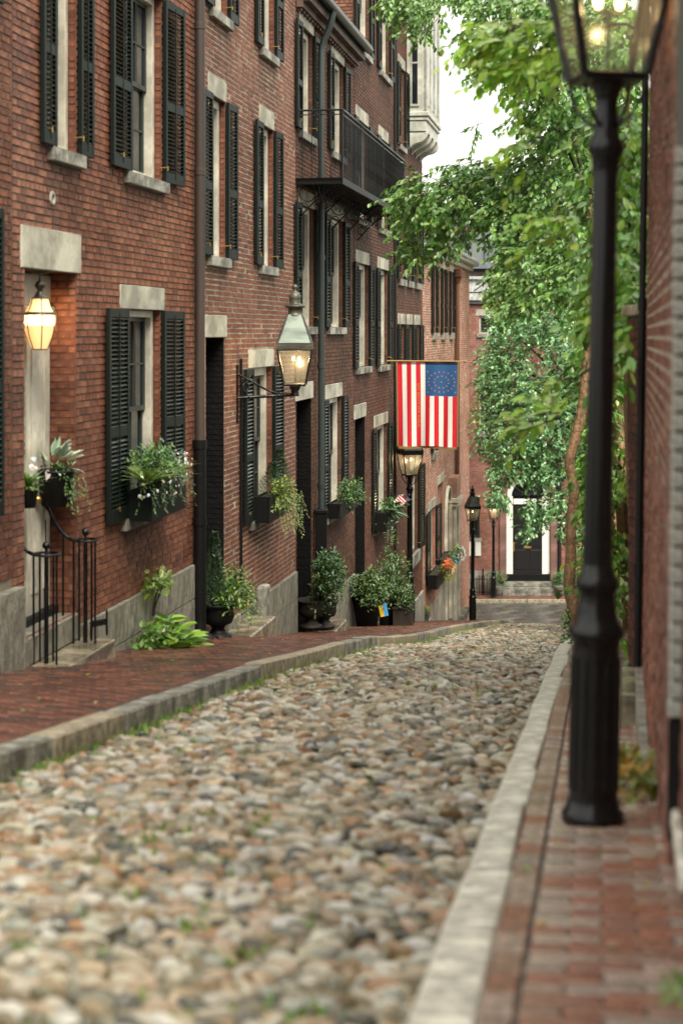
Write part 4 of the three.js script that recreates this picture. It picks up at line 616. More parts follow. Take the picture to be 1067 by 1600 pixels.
{ // hanging door lantern
  const d = f1.d0 + f1.sd(0) * 0 + 0; const q = f1.loc(63, 490, -0.06), p = f1.world(q[0], f1.loc(63, 545, -0.06)[1], -0.06), T = thing('door_lantern', 'glowing amber lantern hanging in the doorway of the orange brick house', 'lantern', p);
  const frost = M([0.75, 0.55, 0.3], { emissive: lin(1, 0.56, 0.2), emissiveIntensity: 0.5, roughness: 0.5 }), frost2 = M([0.8, 0.6, 0.35], { emissive: lin(1, 0.7, 0.36), emissiveIntensity: 1.7, roughness: 0.5 });
  mesh('lower_glass', lathe([[0.07, 0.0], [0.095, 0.06], [0.12, 0.13], [0.134, 0.2], [0.136, 0.21]], 10), frost, T); mesh('middle_glass', lathe([[0.136, 0.211], [0.14, 0.26], [0.139, 0.3]], 10), frost2, T);
  mesh('upper_glass', lathe([[0.132, 0.325], [0.105, 0.37], [0.088, 0.41], [0.082, 0.445]], 10), frost, T);
  const ribs = [lathe([[0.15, 0.3], [0.152, 0.312], [0.14, 0.325], [0.13, 0.328]], 20), lathe([[0.0, -0.012], [0.06, -0.01], [0.074, 0.0]], 12), lathe([[0.088, 0.445], [0.05, 0.465], [0.035, 0.5], [0.02, 0.52], [0.05, 0.56], [0.035, 0.59], [0.012, 0.61], [0.01, 0.63]], 14)];
  for (let k = 0; k < 6; k++) { const a = k / 6 * 6.283 + 0.2, c = Math.cos(a), s = Math.sin(a); ribs.push(tube([V3(c * 0.073, 0, s * 0.073), V3(c * 0.123, 0.13, s * 0.123), V3(c * 0.141, 0.26, s * 0.141), V3(c * 0.141, 0.3, s * 0.141)], 0.005, 8, 4), tube([V3(c * 0.134, 0.325, s * 0.134), V3(c * 0.107, 0.37, s * 0.107), V3(c * 0.085, 0.445, s * 0.085)], 0.005, 6, 4)); }
  mesh('cage', merge(ribs), MAT.bronze, T); const top = 0.55 - p.y + 0.005; mesh('chain', merge([rod(V3(0, 0.61, 0), V3(0, top - 0.02, 0), 0.007), new THREE.CylinderGeometry(0.1, 0.06, 0.03, 14).translate(0, top - 0.015, 0)]), MAT.bronze, T);
  const l = new THREE.PointLight(new THREE.Color(1, 0.6, 0.25), 1.3, 0, 2); l.position.set(0, 0.25, 0); l.castShadow = true; T.add(l);
}
// ---- downpipes
{
  const p = f1.world(f1.s(312.5, 0.09), 0, 0.09), gy = -drop(19.4) + CURB; p.y = gy; const D = thing('downpipe', 'brown drainpipe with a black iron foot between the orange and pale-mortar houses', 'drainpipe', p), cut = f1.loc(312, 690, 0.09)[1] + f1.gy - gy, top = 8.3 - gy;
  mesh('pipe', new THREE.CylinderGeometry(0.062, 0.062, top - cut, 14).translate(0, (top + cut) / 2, 0), MAT.pipeBrown, D); mesh('iron_foot', merge([new THREE.CylinderGeometry(0.075, 0.075, cut - 0.2, 14).translate(0, (cut + 0.2) / 2, 0), tube([V3(0, 0.26, 0), V3(0.02, 0.12, 0.02), V3(0.12, 0.05, 0.05), V3(0.2, 0.03, 0.08)], 0.075, 10, 10), new THREE.CylinderGeometry(0.085, 0.085, 0.1, 14).translate(0, cut - 0.03, 0), new THREE.CylinderGeometry(0.085, 0.085, 0.08, 14).translate(0, cut - 0.95, 0)]), MAT.black, D);
  for (const v of [40, 268]) { const y = f1.loc(312, v, 0.09)[1] + f1.gy - gy; mesh('pipe_collar', new THREE.CylinderGeometry(0.07, 0.07, 0.08, 14).translate(0, y, 0), MAT.pipeBrown, D); }
  const s = f3.s(502, 0.12), g2 = -drop(26.6) + CURB, q = f3.world(s, 0, 0.12); q.y = g2; const E = thing('downpipe', 'green-grey drainpipe running from the black gutter to a square iron foot', 'drainpipe', q), t2 = 5.0 - g2, c2 = f3.loc(500, 800, 0.12)[1] + f3.gy - g2, zl = V3(0.171, 0, 0.985);
  const off = V3(Math.cos(f3.rot - Math.PI / 2) * 0.2, 0, -Math.sin(f3.rot - Math.PI / 2) * 0.2);
  mesh('pipe', merge([new THREE.CylinderGeometry(0.055, 0.055, t2 - c2 - 0.35, 14).translate(0, (t2 - 0.35 + c2) / 2, 0), tube([V3(0, t2 - 0.36, 0), V3(0.02, t2 - 0.2, 0), V3(0.14, t2 + 0.1, 0.02), V3(0.2, t2 + 0.34, 0.03)], 0.055, 14, 12), ...[2.4, 4.4, 6.2].map(y => new THREE.CylinderGeometry(0.066, 0.066, 0.08, 12).translate(0, y, 0))]), MAT.pipeGreen, E);
  mesh('iron_foot', merge([rb(0.19, c2, 0.19, 0, c2 / 2, 0, 0.02), rb(0.22, 0.08, 0.22, 0, c2, 0, 0.02)]), MAT.black, E);
}
// ---- doorstep and railings of the lit doorway
{
  const f = f1, gy = f.gy, s0 = f.s(39), s1 = f.s(123), T = thing('granite_stoop', 'wet granite doorstep with two treads below the lit doorway', 'doorstep', f.world(0, 0, 0)); T.rotation.y = f.rot;
  const y1 = -2.87 - gy, y2 = -2.635 - gy; mesh('lower_tread', uvm(rb(s1 - s0 + 0.02, 0.22, 0.42, (s0 + s1) / 2, y1 - 0.11, 0.155, 0.018), 0.8), MAT.wetStone, T); mesh('lower_base', uvm(bx(s1 - s0 - 0.06, 0.4, 0.34, (s0 + s1) / 2, y1 - 0.42, 0.12)), MAT.granite, T); mesh('upper_tread', uvm(rb(s1 - s0 - 0.06, 0.236, 0.34, (s0 + s1) / 2 - 0.02, y2 - 0.112, -0.13, 0.014), 0.8), MAT.graniteStained, T);
  const rail = (label, u, v, uTop, vTop, nx, ringU) => {
    const q = f.loc(u, v, nx), yb = y1, p = f.world(q[0], yb, nx), G = thing('iron_railing', label, 'railing', p, 'pair of iron railings at the lit doorway'); G.rotation.y = f.rot;
    const h = 0.95, b = 0.013; mesh('newel_post', merge([rod(V3(0, 0, 0), V3(0, h, 0), 0.021, 0.021, 8), new THREE.SphereGeometry(0.036, 12, 9).translate(0, h + 0.075, 0), rod(V3(0, h, 0), V3(0, h + 0.05, 0), 0.014)]), MAT.iron, G);
    mesh('scroll_ring', new THREE.TorusGeometry(0.115, 0.014, 8, 28).rotateX(Math.PI / 2).scale(1, 0.8, 1).translate(0, h, 0), MAT.iron, G);
    for (const a of [0.2, 1.9, 4.1, 5.4]) mesh('baluster', rod(V3(Math.cos(a) * 0.112, 0, Math.sin(a) * 0.112), V3(Math.cos(a) * 0.112, h, Math.sin(a) * 0.112), 0.0105, 0.0105, 6), MAT.iron, G);
    const z2 = -0.24 - nx; mesh('handrail', tube([V3(-0.03, h, -0.11), V3(-0.02, h + 0.02, -0.16), V3(0, h + 0.13, -0.22 + (z2 + 0.24) * 0.4), V3(0, h + 0.29, z2 + 0.02), V3(0, h + 0.31, z2 - 0.02), V3(0, h + 0.24, z2 - 0.02)], 0.017, 30, 7), MAT.iron, G);
    for (const k of [0.25, 0.7]) mesh('baluster', rod(V3(0, 0.235, z2 * k - 0.12), V3(0, h + 0.04 + 0.2 * k, z2 * k - 0.12), 0.0105, 0.0105, 6), MAT.iron, G);
    return G;
  };
  rail('nearer iron railing with a ball-topped newel on the doorstep', 73, 1052, 0, 0, 0.13); rail('farther iron railing with a ball-topped newel on the doorstep', 134, 1020, 0, 0, 0.15);
  const q = f.loc(160, 1018, 0.2), B = thing('boot_scraper', 'small iron boot scraper beside the farther railing', 'boot scraper', f.world(q[0], y1, 0.2)); B.rotation.y = f.rot - 0.5; mesh('uprights', merge([rod(V3(-0.14, 0, 0), V3(-0.14, 0.15, 0), 0.01), rod(V3(0.06, 0, 0), V3(0.06, 0.24, 0), 0.01)]), MAT.iron, B); mesh('blade', rb(0.2, 0.06, 0.012, -0.04, 0.13, 0), MAT.iron, B);
}
// ---- balcony
{
  const f = f3, y0 = 2.4, s1 = f.sd(32.6), n = 0.73, T = thing('iron_balcony', 'long black iron balcony projecting under the gutter of the dark brick house', 'balcony', f.world(0, y0 - f.gy, 0)); T.rotation.y = f.rot;
  mesh('deck', merge([bx(s1, 0.05, n, s1 / 2, 0, n / 2), bx(s1, 0.1, 0.03, s1 / 2, -0.02, n), bx(0.03, 0.1, n, 0.015, -0.02, n / 2)]), MAT.black, T);
  const slats = []; for (let x = 0.1; x < s1; x += 0.12) slats.push(bx(0.05, 0.02, n - 0.04, x, -0.035, n / 2)); mesh('deck_slats', merge(slats), MAT.black, T, 'stuff');
  mesh('top_rail', merge([rb(s1, 0.028, 0.05, s1 / 2, 1.09, n), rb(0.05, 0.028, n, 0.025, 1.09, n / 2), bx(s1, 0.016, 0.02, s1 / 2, 1.02, n), bx(0.02, 0.016, n, 0.02, 1.02, n / 2)]), MAT.iron, T);
  const bar = rod(V3(0, 0.02, 0), V3(0, 1.08, 0), 0.0075, 0.0075, 5); for (let x = 0.02; x < s1; x += 0.105) mesh('baluster', bar, MAT.iron, T).position.set(x, 0, n); for (let k = 0.1; k < n; k += 0.15) mesh('baluster', bar, MAT.iron, T).position.set(0.015, 0, k);
  for (const x of [0.02, 1.9, 4.6, s1 - 0.02]) mesh('stanchion', rod(V3(x, 0, n), V3(x, 1.1, n), 0.018), MAT.iron, T);
  const tor = new THREE.TorusGeometry(0.13, 0.009, 6, 18), tor2 = new THREE.TorusGeometry(0.07, 0.008, 6, 14);
  for (const x of [0.15, 1.6, 3.1, 4.6, 6.1]) { mesh('bracket', merge([tor.clone().rotateY(Math.PI / 2).translate(x, -0.2, 0.16), tor2.clone().rotateY(Math.PI / 2).translate(x, -0.16, 0.4), tor2.clone().rotateY(Math.PI / 2).translate(x, -0.42, 0.09), tube([V3(x, -0.6, 0.01), V3(x, -0.3, 0.3), V3(x, -0.08, 0.6), V3(x, -0.04, n)], 0.013, 16, 6)]), MAT.iron, T); }
  for (let x = 0.3; x < s1; x += 0.42) mesh('scroll', tor.clone().translate(x, -0.2, 0.3), MAT.iron, T);
}
// ---- striped flag hung lengthwise from a pole
{
  const sP = f4.sd(35.35), y = 4.0, yv = -(564.5 - HY) / F * 35.35, p = f4.world(sP, yv - f4.gy, 0), T = thing('flag', 'striped flag with a blue canton and gold lettering hanging from a pole', 'flag', p); T.rotation.y = f4.rot;
  mesh('pole', merge([rod(V3(0, 0.01, 0.0), V3(0, 0, 1.72), 0.016, 0.016, 8), new THREE.SphereGeometry(0.03, 10, 8).translate(0, 0, 1.73)]), M([0.4, 0.24, 0.08], { roughness: 0.4 }), T);
  const cv = document.createElement('canvas'); cv.width = 512; cv.height = 720; const c = cv.getContext('2d'), S = 512 / 13;
  for (let k = 0; k < 13; k++) { c.fillStyle = k % 2 ? '#efece2' : '#cf1028'; c.fillRect(k * S, 0, S + 1, 720); }
  c.fillStyle = '#24568c'; c.fillRect(6 * S, 0, 7 * S + 1, 292); c.fillStyle = '#0f1626'; c.fillRect(6 * S, 0, 7 * S + 1, 26); c.fillStyle = 'rgba(90,20,30,.6)'; c.fillRect(0, 0, 6 * S, 24);
  c.fillStyle = '#c4772e'; const star = (x, yy, r) => { c.beginPath(); for (let k = 0; k < 10; k++) { const a = -Math.PI / 2 + k * Math.PI / 5, q = k % 2 ? r * 0.5 : r; c.lineTo(x + q * Math.cos(a), yy + q * Math.sin(a)); } c.fill(); };
  const cx = 9.55 * S, cy = 172; star(cx, cy, 9); for (let k = 0; k < 11; k++) { const a = k / 11 * 6.283 + 0.2; star(cx + 62 * Math.cos(a), cy + 50 * Math.sin(a), 9); } for (let k = 0; k < 18; k++) { const a = k / 18 * 6.283; star(cx + 112 * Math.cos(a), cy + 86 * Math.sin(a), 9); } for (const [a, b] of [[-1, -1], [1, -1], [-1, 1], [1, 1]]) star(cx + 118 * a, cy + 88 * b, 9);
  c.save(); c.translate(4.5 * S, 346); c.rotate(Math.PI / 2); c.fillStyle = '#b08a34'; c.font = 'bold 36px serif'; c.textAlign = 'center'; c.textBaseline = 'middle'; c.scale(1.06, 0.8); c.fillText('1ST REGT INF VOLS', 20, 0); c.restore();
  const tx = new THREE.CanvasTexture(cv); tx.colorSpace = THREE.SRGBColorSpace;
  const g = new THREE.PlaneGeometry(1, 1, 40, 30), P = g.attributes.position, w = 1.33, h = 1.86, z0 = 0.23;
  for (let i = 0; i < P.count; i++) { const u = P.getX(i) + 0.5, v = 0.5 - P.getY(i), k = v * (1 - 0.2 * v); P.setXYZ(i, 0.045 * Math.sin(u * 17 + v * 2) * (0.3 + k) + 0.06 * Math.sin(u * 5.2 + v) * k, -0.008 - v * h - 0.012 * Math.sin(u * 9) * v, z0 + u * w * (1 - 0.025 * v) + 0.02 * v); }
  g.computeVertexNormals(); mesh('cloth', g, M([1, 1, 1], { map: tx, roughness: 0.75, side: THREE.DoubleSide, phys: true, transmission: 0.12, thickness: 0 }), T);
  const fr = []; for (let i = 0; i < 60; i++) { const u = (i + 0.5) / 60; fr.push(bx(0.006, 0.055, 0.02, 0.035 * Math.sin(u * 17 + 2) * 1.05 + 0.05 * Math.sin(u * 5.2) * 0.8, -0.008 - h - 0.012 * Math.sin(u * 9) - 0.028, z0 + u * w * 0.975 + 0.02)); } for (let i = 0; i < 60; i++) { const v = (i + 0.5) / 60; for (const s of [0, 1]) fr.push(bx(0.006, 0.033, 0.03, 0.035 * Math.sin(s * 17 + v * 2) * (0.25 + v * 0.8) + 0.05 * Math.sin(s * 5.2) * v * 0.8, -0.01 - v * h, z0 + s * w * (1 - 0.025 * v) + 0.02 * v + (s - 0.5) * 0.03)); }
  mesh('gold_fringe', merge(fr), M([0.26, 0.165, 0.05], { roughness: 0.7 }), T);
}

// ------------------------------------------------------------------ plants, pots, small things
const leafGeo = (() => { // folded pointed leaf along +y, length 1
  const P = [[0, 0, 0], [0.2, 0.25, 0.05], [0.26, 0.5, 0.06], [0.15, 0.8, 0.03], [0, 1, -0.04], [-0.15, 0.8, 0.03], [-0.26, 0.5, 0.06], [-0.2, 0.25, 0.05], [0, 0.5, -0.02]];
  const T = [[8, 0, 1], [8, 1, 2], [8, 2, 3], [8, 3, 4], [8, 4, 5], [8, 5, 6], [8, 6, 7], [8, 7, 0]], pos = [], nor = [];
  for (const t of T) for (const i of t) pos.push(...P[i]);
  const g = new THREE.BufferGeometry(); g.setAttribute('position', new THREE.Float32BufferAttribute(pos, 3)); g.setAttribute('uv', new THREE.Float32BufferAttribute(new Float32Array(pos.length / 3 * 2), 2)); g.computeVertexNormals(); return g;
})();
const blade = (() => { const pos = [], N = 5; for (let i = 0; i < N; i++) { const a = i / N, b = (i + 1) / N, w = t => 0.05 * Math.sin(Math.PI * Math.min(1, 0.15 + t * 0.85)), z = t => 0.45 * t * t; pos.push(-w(a), a, z(a), w(a), a, z(a), w(b), b, z(b), -w(a), a, z(a), w(b), b, z(b), -w(b), b, z(b)); } const g = new THREE.BufferGeometry(); g.setAttribute('position', new THREE.Float32BufferAttribute(pos, 3)); g.setAttribute('uv', new THREE.Float32BufferAttribute(new Float32Array(pos.length / 3 * 2), 2)); g.computeVertexNormals(); return g; })();
const flowerGeo = merge([0, 1, 2, 3, 4].map(k => { const g = new THREE.CircleGeometry(0.42, 6).translate(0.36, 0, 0).rotateY(0.35); return g.rotateZ(k * 1.2566); }).concat([new THREE.IcosahedronGeometry(0.2, 0)]));
const LEAF = M([1, 1, 1], { phys: true, roughness: 0.38, transmission: 0.5, thickness: 0, side: THREE.DoubleSide }), GLOSSY = M([1, 1, 1], { phys: true, roughness: 0.27, transmission: 0.3, thickness: 0, side: THREE.DoubleSide }), PETAL = M([1, 1, 1], { phys: true, roughness: 0.7, transmission: 0.2, thickness: 0, side: THREE.DoubleSide });
const QY = V3(0, 1, 0);
function leafAt(p, dir, up, len, wid) { // leaf along dir, its face towards up
  const y = dir.clone().normalize(), z = up.clone().addScaledVector(y, -up.dot(y)).normalize(), x = new THREE.Vector3().crossVectors(y, z);
  return new THREE.Matrix4().makeBasis(x.multiplyScalar(wid), y.multiplyScalar(len), z.multiplyScalar(len)).setPosition(p);
}
const dirR = (up = 0) => { const a = rr(0, 6.283), z = rr(-1, 1), r = Math.sqrt(1 - z * z); return V3(r * Math.cos(a), z + up, r * Math.sin(a)).normalize(); };
function green(c, v = 0.25) { const j = rr(1 - v, 1 + v), k = rr(-0.1, 0.1); return lin(c[0] * j * (1 + k * 2), c[1] * j, c[2] * j * (1 - k)); }
// bush of leaves through an ellipsoid, round local point c; trailing strands hang from its rim
function foliage(G, name, c, r, n, len, col, o = {}) {
  const L = [], mid0 = V3(...c), geo = o.blade ? blade : leafGeo, subs = n > 350 ? Array.from({ length: 7 }, () => { const q = dirR(0.2); return [V3(q.x * r[0] * 0.55, q.y * r[1] * 0.6, q.z * r[2] * 0.5).add(mid0), rr(0.42, 0.75)]; }) : [[mid0, 1]];
  for (let i = 0; i < n; i++) {
    const [mid, sc] = subs[Math.floor(R() * subs.length)], dv = dirR(o.up ?? 0.15), k = Math.pow(R(), 0.45), p = V3(dv.x * r[0] * k * sc, dv.y * r[1] * k * sc, dv.z * r[2] * k * sc).multiplyScalar(1 + 0.5 * noise.noise(dv.x * 2.5 + c[0] * 7, dv.y * 2.5, dv.z * 2.5)).add(mid);
    const out = dv.clone().multiplyScalar(o.rad ?? 0.55).add(V3(0, o.rise ?? 0.1, 0)).add(dirR().multiplyScalar(0.9)); if (o.droop) out.y -= o.droop;
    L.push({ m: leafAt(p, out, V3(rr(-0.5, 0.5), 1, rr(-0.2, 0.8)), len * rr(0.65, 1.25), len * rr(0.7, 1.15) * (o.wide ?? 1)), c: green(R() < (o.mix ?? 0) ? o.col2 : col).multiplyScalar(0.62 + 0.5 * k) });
  }
  for (let s = 0; s < (o.strands ?? 0); s++) { let p = V3(rr(-1, 1) * r[0], rr(-0.3, 0.2) * r[1], r[2] * rr(0.3, 1)).add(mid0); const m = Math.floor((o.hang ?? 0.5) * rr(0.5, 1.1) / (len * 0.6)); let dx = rr(-0.3, 0.3); for (let k = 0; k < m; k++) { p = p.clone().add(V3(dx * len * 0.5, -len * 0.55, rr(0, 0.12) * len)); dx += rr(-0.25, 0.25); L.push({ m: leafAt(p, V3(rr(-1, 1), -0.5, rr(-0.2, 1)), V3(rr(-0.4, 0.4), 0.7, 1), len * rr(0.6, 1), len * rr(0.7, 1) * (o.wide ?? 1)), c: green(R() < 0.5 ? (o.col2 ?? col) : col) }); } }
  return instanced(name, geo, o.mat ?? LEAF, L, G);
}
function flowers(G, c, r, n, size, col, name = 'flowers') { const L = []; for (let i = 0; i < n; i++) { const dv = dirR(0.3); if (dv.z < -0.2) dv.z *= -1; const p = V3(dv.x * r[0], dv.y * r[1], dv.z * r[2]).multiplyScalar(rr(0.85, 1.1)).add(V3(...c)), q = new THREE.Quaternion().setFromUnitVectors(V3(0, 0, 1), dv.clone().add(V3(0.2, 0.3, 0.6)).normalize()); L.push({ m: new THREE.Matrix4().compose(p, q, V3(1, 1, 1).multiplyScalar(size * rr(0.7, 1.2))), c: green(col, 0.1) }); } return instanced(name, flowerGeo, PETAL, L, G); }
function fern(G, c, n, len, col, spread = 1) { const L = []; for (let i = 0; i < n; i++) { const a = rr(0, 6.283), d = V3(Math.cos(a) * spread, rr(0.5, 1.3), Math.sin(a) * spread), up = V3(-Math.cos(a) * 0.6, 1, -Math.sin(a) * 0.6); L.push({ m: leafAt(V3(...c), d, up.negate(), len * rr(0.7, 1.2), len * rr(0.9, 1.3)), c: green(col) }); } return instanced('fronds', blade, LEAF, L, G); }
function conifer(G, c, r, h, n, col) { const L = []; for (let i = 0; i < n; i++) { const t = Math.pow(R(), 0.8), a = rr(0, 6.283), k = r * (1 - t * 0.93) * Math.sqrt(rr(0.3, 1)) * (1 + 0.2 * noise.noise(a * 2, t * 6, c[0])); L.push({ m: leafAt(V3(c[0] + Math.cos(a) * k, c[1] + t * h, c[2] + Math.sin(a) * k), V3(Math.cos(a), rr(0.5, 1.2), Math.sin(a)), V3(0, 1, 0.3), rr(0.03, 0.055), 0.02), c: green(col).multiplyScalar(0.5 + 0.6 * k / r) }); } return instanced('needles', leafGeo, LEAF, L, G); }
const onF = (f, u, v, n, name, label, cat, group) => { const q = f.loc(u, v, n), T = thing(name, label, cat, f.world(q[0], q[1], n), group); T.rotation.y = f.rot; return T; };
R = rngOf(200);
function windowBox(f, uL, uR, vTop, vBot, label, o = {}) {
  const uc = (uL + uR) / 2, d = o.deep ?? 0.2, s0 = f.s(uL, 0.1), s1 = f.s(uR, 0.1), y1 = f.loc(uc, vTop, 0.1)[1], y0 = f.loc(uc, vBot, 0.1)[1], T = thing('window_box', label, 'planter', f.world((s0 + s1) / 2, y0, 0.06 + d / 2), 'window boxes'); T.rotation.y = f.rot; const w = s1 - s0, h = y1 - y0;
  mesh('box', merge([rb(w, h, 0.02, 0, h / 2, d / 2), rb(w, h, 0.02, 0, h / 2, -d / 2 + 0.01), rb(0.02, h, d - 0.03, -w / 2 + 0.01, h / 2, 0), rb(0.02, h, d - 0.03, w / 2 - 0.01, h / 2, 0), rb(w + 0.03, 0.03, 0.03, 0, h - 0.012, d / 2 + 0.015)]), o.mat ?? MAT.shutter, T); mesh('soil', bx(w - 0.04, 0.04, d - 0.04, 0, h - 0.05, 0), MAT.soil, T);
  return { T, w, h, d, top: f.world((s0 + s1) / 2, y1, 0.06 + d / 2) };
}
const plantOn = (f, p, label, cat = 'plant', name = 'potted_plant') => { const T = thing(name, label, cat, p); T.rotation.y = f.rot; return T; };
const G1 = [0.15, 0.3, 0.045], G2 = [0.1, 0.21, 0.05], G3 = [0.28, 0.4, 0.07], GD = [0.055, 0.13, 0.045], GP = [0.22, 0.32, 0.2];
{ // ground floor window of the orange house
  const b = windowBox(f1, 207, 262, 757, 804, 'dark green window box under the ground floor window of the orange house', { deep: 0.24 });
  const T = plantOn(f1, b.top, 'white-flowered ferns and trailing greens spilling from the dark window box', 'plant', 'flowering_plant');
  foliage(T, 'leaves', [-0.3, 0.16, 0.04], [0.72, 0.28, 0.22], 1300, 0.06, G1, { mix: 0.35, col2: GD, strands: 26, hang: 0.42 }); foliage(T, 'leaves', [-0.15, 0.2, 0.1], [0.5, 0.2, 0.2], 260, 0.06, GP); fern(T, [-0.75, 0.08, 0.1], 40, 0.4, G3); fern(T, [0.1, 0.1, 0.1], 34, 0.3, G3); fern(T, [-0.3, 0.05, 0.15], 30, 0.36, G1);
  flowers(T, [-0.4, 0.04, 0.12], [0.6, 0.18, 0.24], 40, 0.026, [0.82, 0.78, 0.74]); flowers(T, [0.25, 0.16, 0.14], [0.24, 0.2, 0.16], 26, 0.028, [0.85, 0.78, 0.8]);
}
{ // doorway pots
  const f = f1, w1 = onF(f, 88, 790, -0.08, 'flower_pot', 'black pot hung on the doorway cheek of the orange house', 'pot'); mesh('pot', lathe([[0.0, 0], [0.13, 0], [0.16, 0.3], [0.175, 0.31], [0.175, 0.33], [0.15, 0.33], [0.14, 0.28], [0, 0.28]], 18), MAT.black, w1);
  const p = w1.position.clone().add(V3(0, 0.31, 0)), T = plantOn(f, p, 'silvery lobed foliage plant in the black doorway pot', 'plant');
  R = rngOf(203); for (let i = 0; i < 34; i++) { const dv = dirR(0.4), q = dv.clone().multiply(V3(0.13, 0.1, 0.13)); const m = mesh('leaf', leafGeo, LEAF_S(i), T); leafAt(q.add(V3(0, 0.06, 0)), dv.clone().add(V3(0.25, -0.1, 0.4)), V3(0.1, 1, 0.5), rr(0.1, 0.19), rr(0.09, 0.13)).decompose(m.position, m.quaternion, m.scale); }
  foliage(T, 'trailing_leaves', [0.02, 0.0, 0.06], [0.16, 0.1, 0.14], 110, 0.055, G2, { strands: 9, hang: 0.38, col2: G1, mix: 0.3 });
  const w2 = onF(f, 49, 775, -0.02, 'flower_pot', 'pot of white flowers half hidden at the near doorway jamb', 'pot'); w2.position.add(V3(-0.02, -0.1, 0.02)); mesh('pot', lathe([[0, 0], [0.06, 0], [0.09, 0.16], [0.08, 0.16], [0, 0.14]], 14), MAT.black, w2);
  const T2 = plantOn(f, w2.position.clone().add(V3(0, 0.17, 0)), 'white bloom with strap leaves beside the doorway jamb', 'plant', 'flowering_plant'); fern(T2, [0, 0, 0], 16, 0.26, G1, 0.7); foliage(T2, 'leaves', [0, 0.02, 0.02], [0.08, 0.09, 0.08], 40, 0.07, G1); flowers(T2, [0.02, 0.2, 0.03], [0.05, 0.08, 0.05], 9, 0.035, [0.85, 0.84, 0.82]);
}
function LEAF_S(i) { return cached('silv' + (i % 4), () => M([0.24 + 0.06 * (i % 4), 0.36 + 0.05 * (i % 3), 0.25 + 0.03 * (i % 4)], { phys: true, roughness: 0.5, transmission: 0.15, thickness: 0, side: THREE.DoubleSide })); }
{ // weeds and hosta at the foot of the orange house
  const f = f1, base = (u, v, n) => { const q = f.loc(u, v, n); return f.world(q[0], q[1], n); };
  const S = thing('shrub', 'small yellow-green shrub against the granite foundation of the orange house', 'shrub', base(240, 962, 0.12)); S.rotation.y = f.rot; mesh('stem', merge([limb([V3(0, 0, 0), V3(-0.03, 0.15, 0.02), V3(0.02, 0.3, 0.05)], [0.018, 0.012, 0.008]), limb([V3(0, 0.05, 0), V3(0.1, 0.22, 0.04), V3(0.2, 0.32, 0.06)], [0.012, 0.008, 0.006])]), MAT.twig, S); R = rngOf(210); foliage(S, 'leaves', [0.05, 0.36, 0.05], [0.32, 0.12, 0.12], 130, 0.09, G3, { wide: 1.2, droop: 0.2 });
  const H = thing('hosta', 'broad-leaved bright green hosta sprawling at the wall foot by the drainpipe', 'plant', base(248, 1042, 0.2)); H.rotation.y = f.rot;
  for (let i = 0; i < 95; i++) { const a = rr(0, 6.283), k = Math.sqrt(R()), p = V3(Math.cos(a) * 0.75 * k - 0.02, rr(0.04, 0.16) + (1 - k) * 0.5 * rr(0.3, 1), Math.sin(a) * 0.22 * k + 0.12), m = mesh('leaf', leafGeo, cached('host' + (i % 4), () => M([0.16 + 0.04 * (i % 4), 0.31 + 0.045 * (i % 4), 0.05], { phys: true, roughness: 0.33, transmission: 0.22, thickness: 0, side: THREE.DoubleSide })), H); leafAt(p, V3(Math.cos(a) * 0.9, rr(-0.1, 0.5), Math.sin(a) * 0.7 + 0.5), V3(0.1, 1, 0.35), rr(0.17, 0.28), rr(0.23, 0.33)).decompose(m.position, m.quaternion, m.scale); }
  foliage(H, 'undergrowth', [-0.2, 0.34, 0.02], [0.62, 0.26, 0.16], 380, 0.08, G1, { wide: 1.2, mix: 0.3, col2: G3 }); fern(H, [0.35, 0.02, 0.05], 16, 0.3, G3);
}
{ // pale-mortar house: window box
  const b = windowBox(f2, 402, 436, 768, 808, 'dark window box beneath the ground floor window of the pale-mortar house', { deep: 0.2, mat: MAT.black }), T = plantOn(f2, b.top, 'dwarf conifers with yellow-green trailing vines in the pale-mortar house window box', 'plant', 'window_plant'); R = rngOf(220);
  conifer(T, [-0.25, 0, 0.05], 0.22, 0.42, 700, [0.09, 0.2, 0.06]); conifer(T, [0.22, 0, 0.05], 0.24, 0.56, 900, [0.09, 0.2, 0.06]); foliage(T, 'leaves', [-0.05, -0.02, 0.14], [0.72, 0.22, 0.18], 1000, 0.055, G3, { strands: 30, hang: 0.62, col2: [0.27, 0.33, 0.07], mix: 0.45 });
}
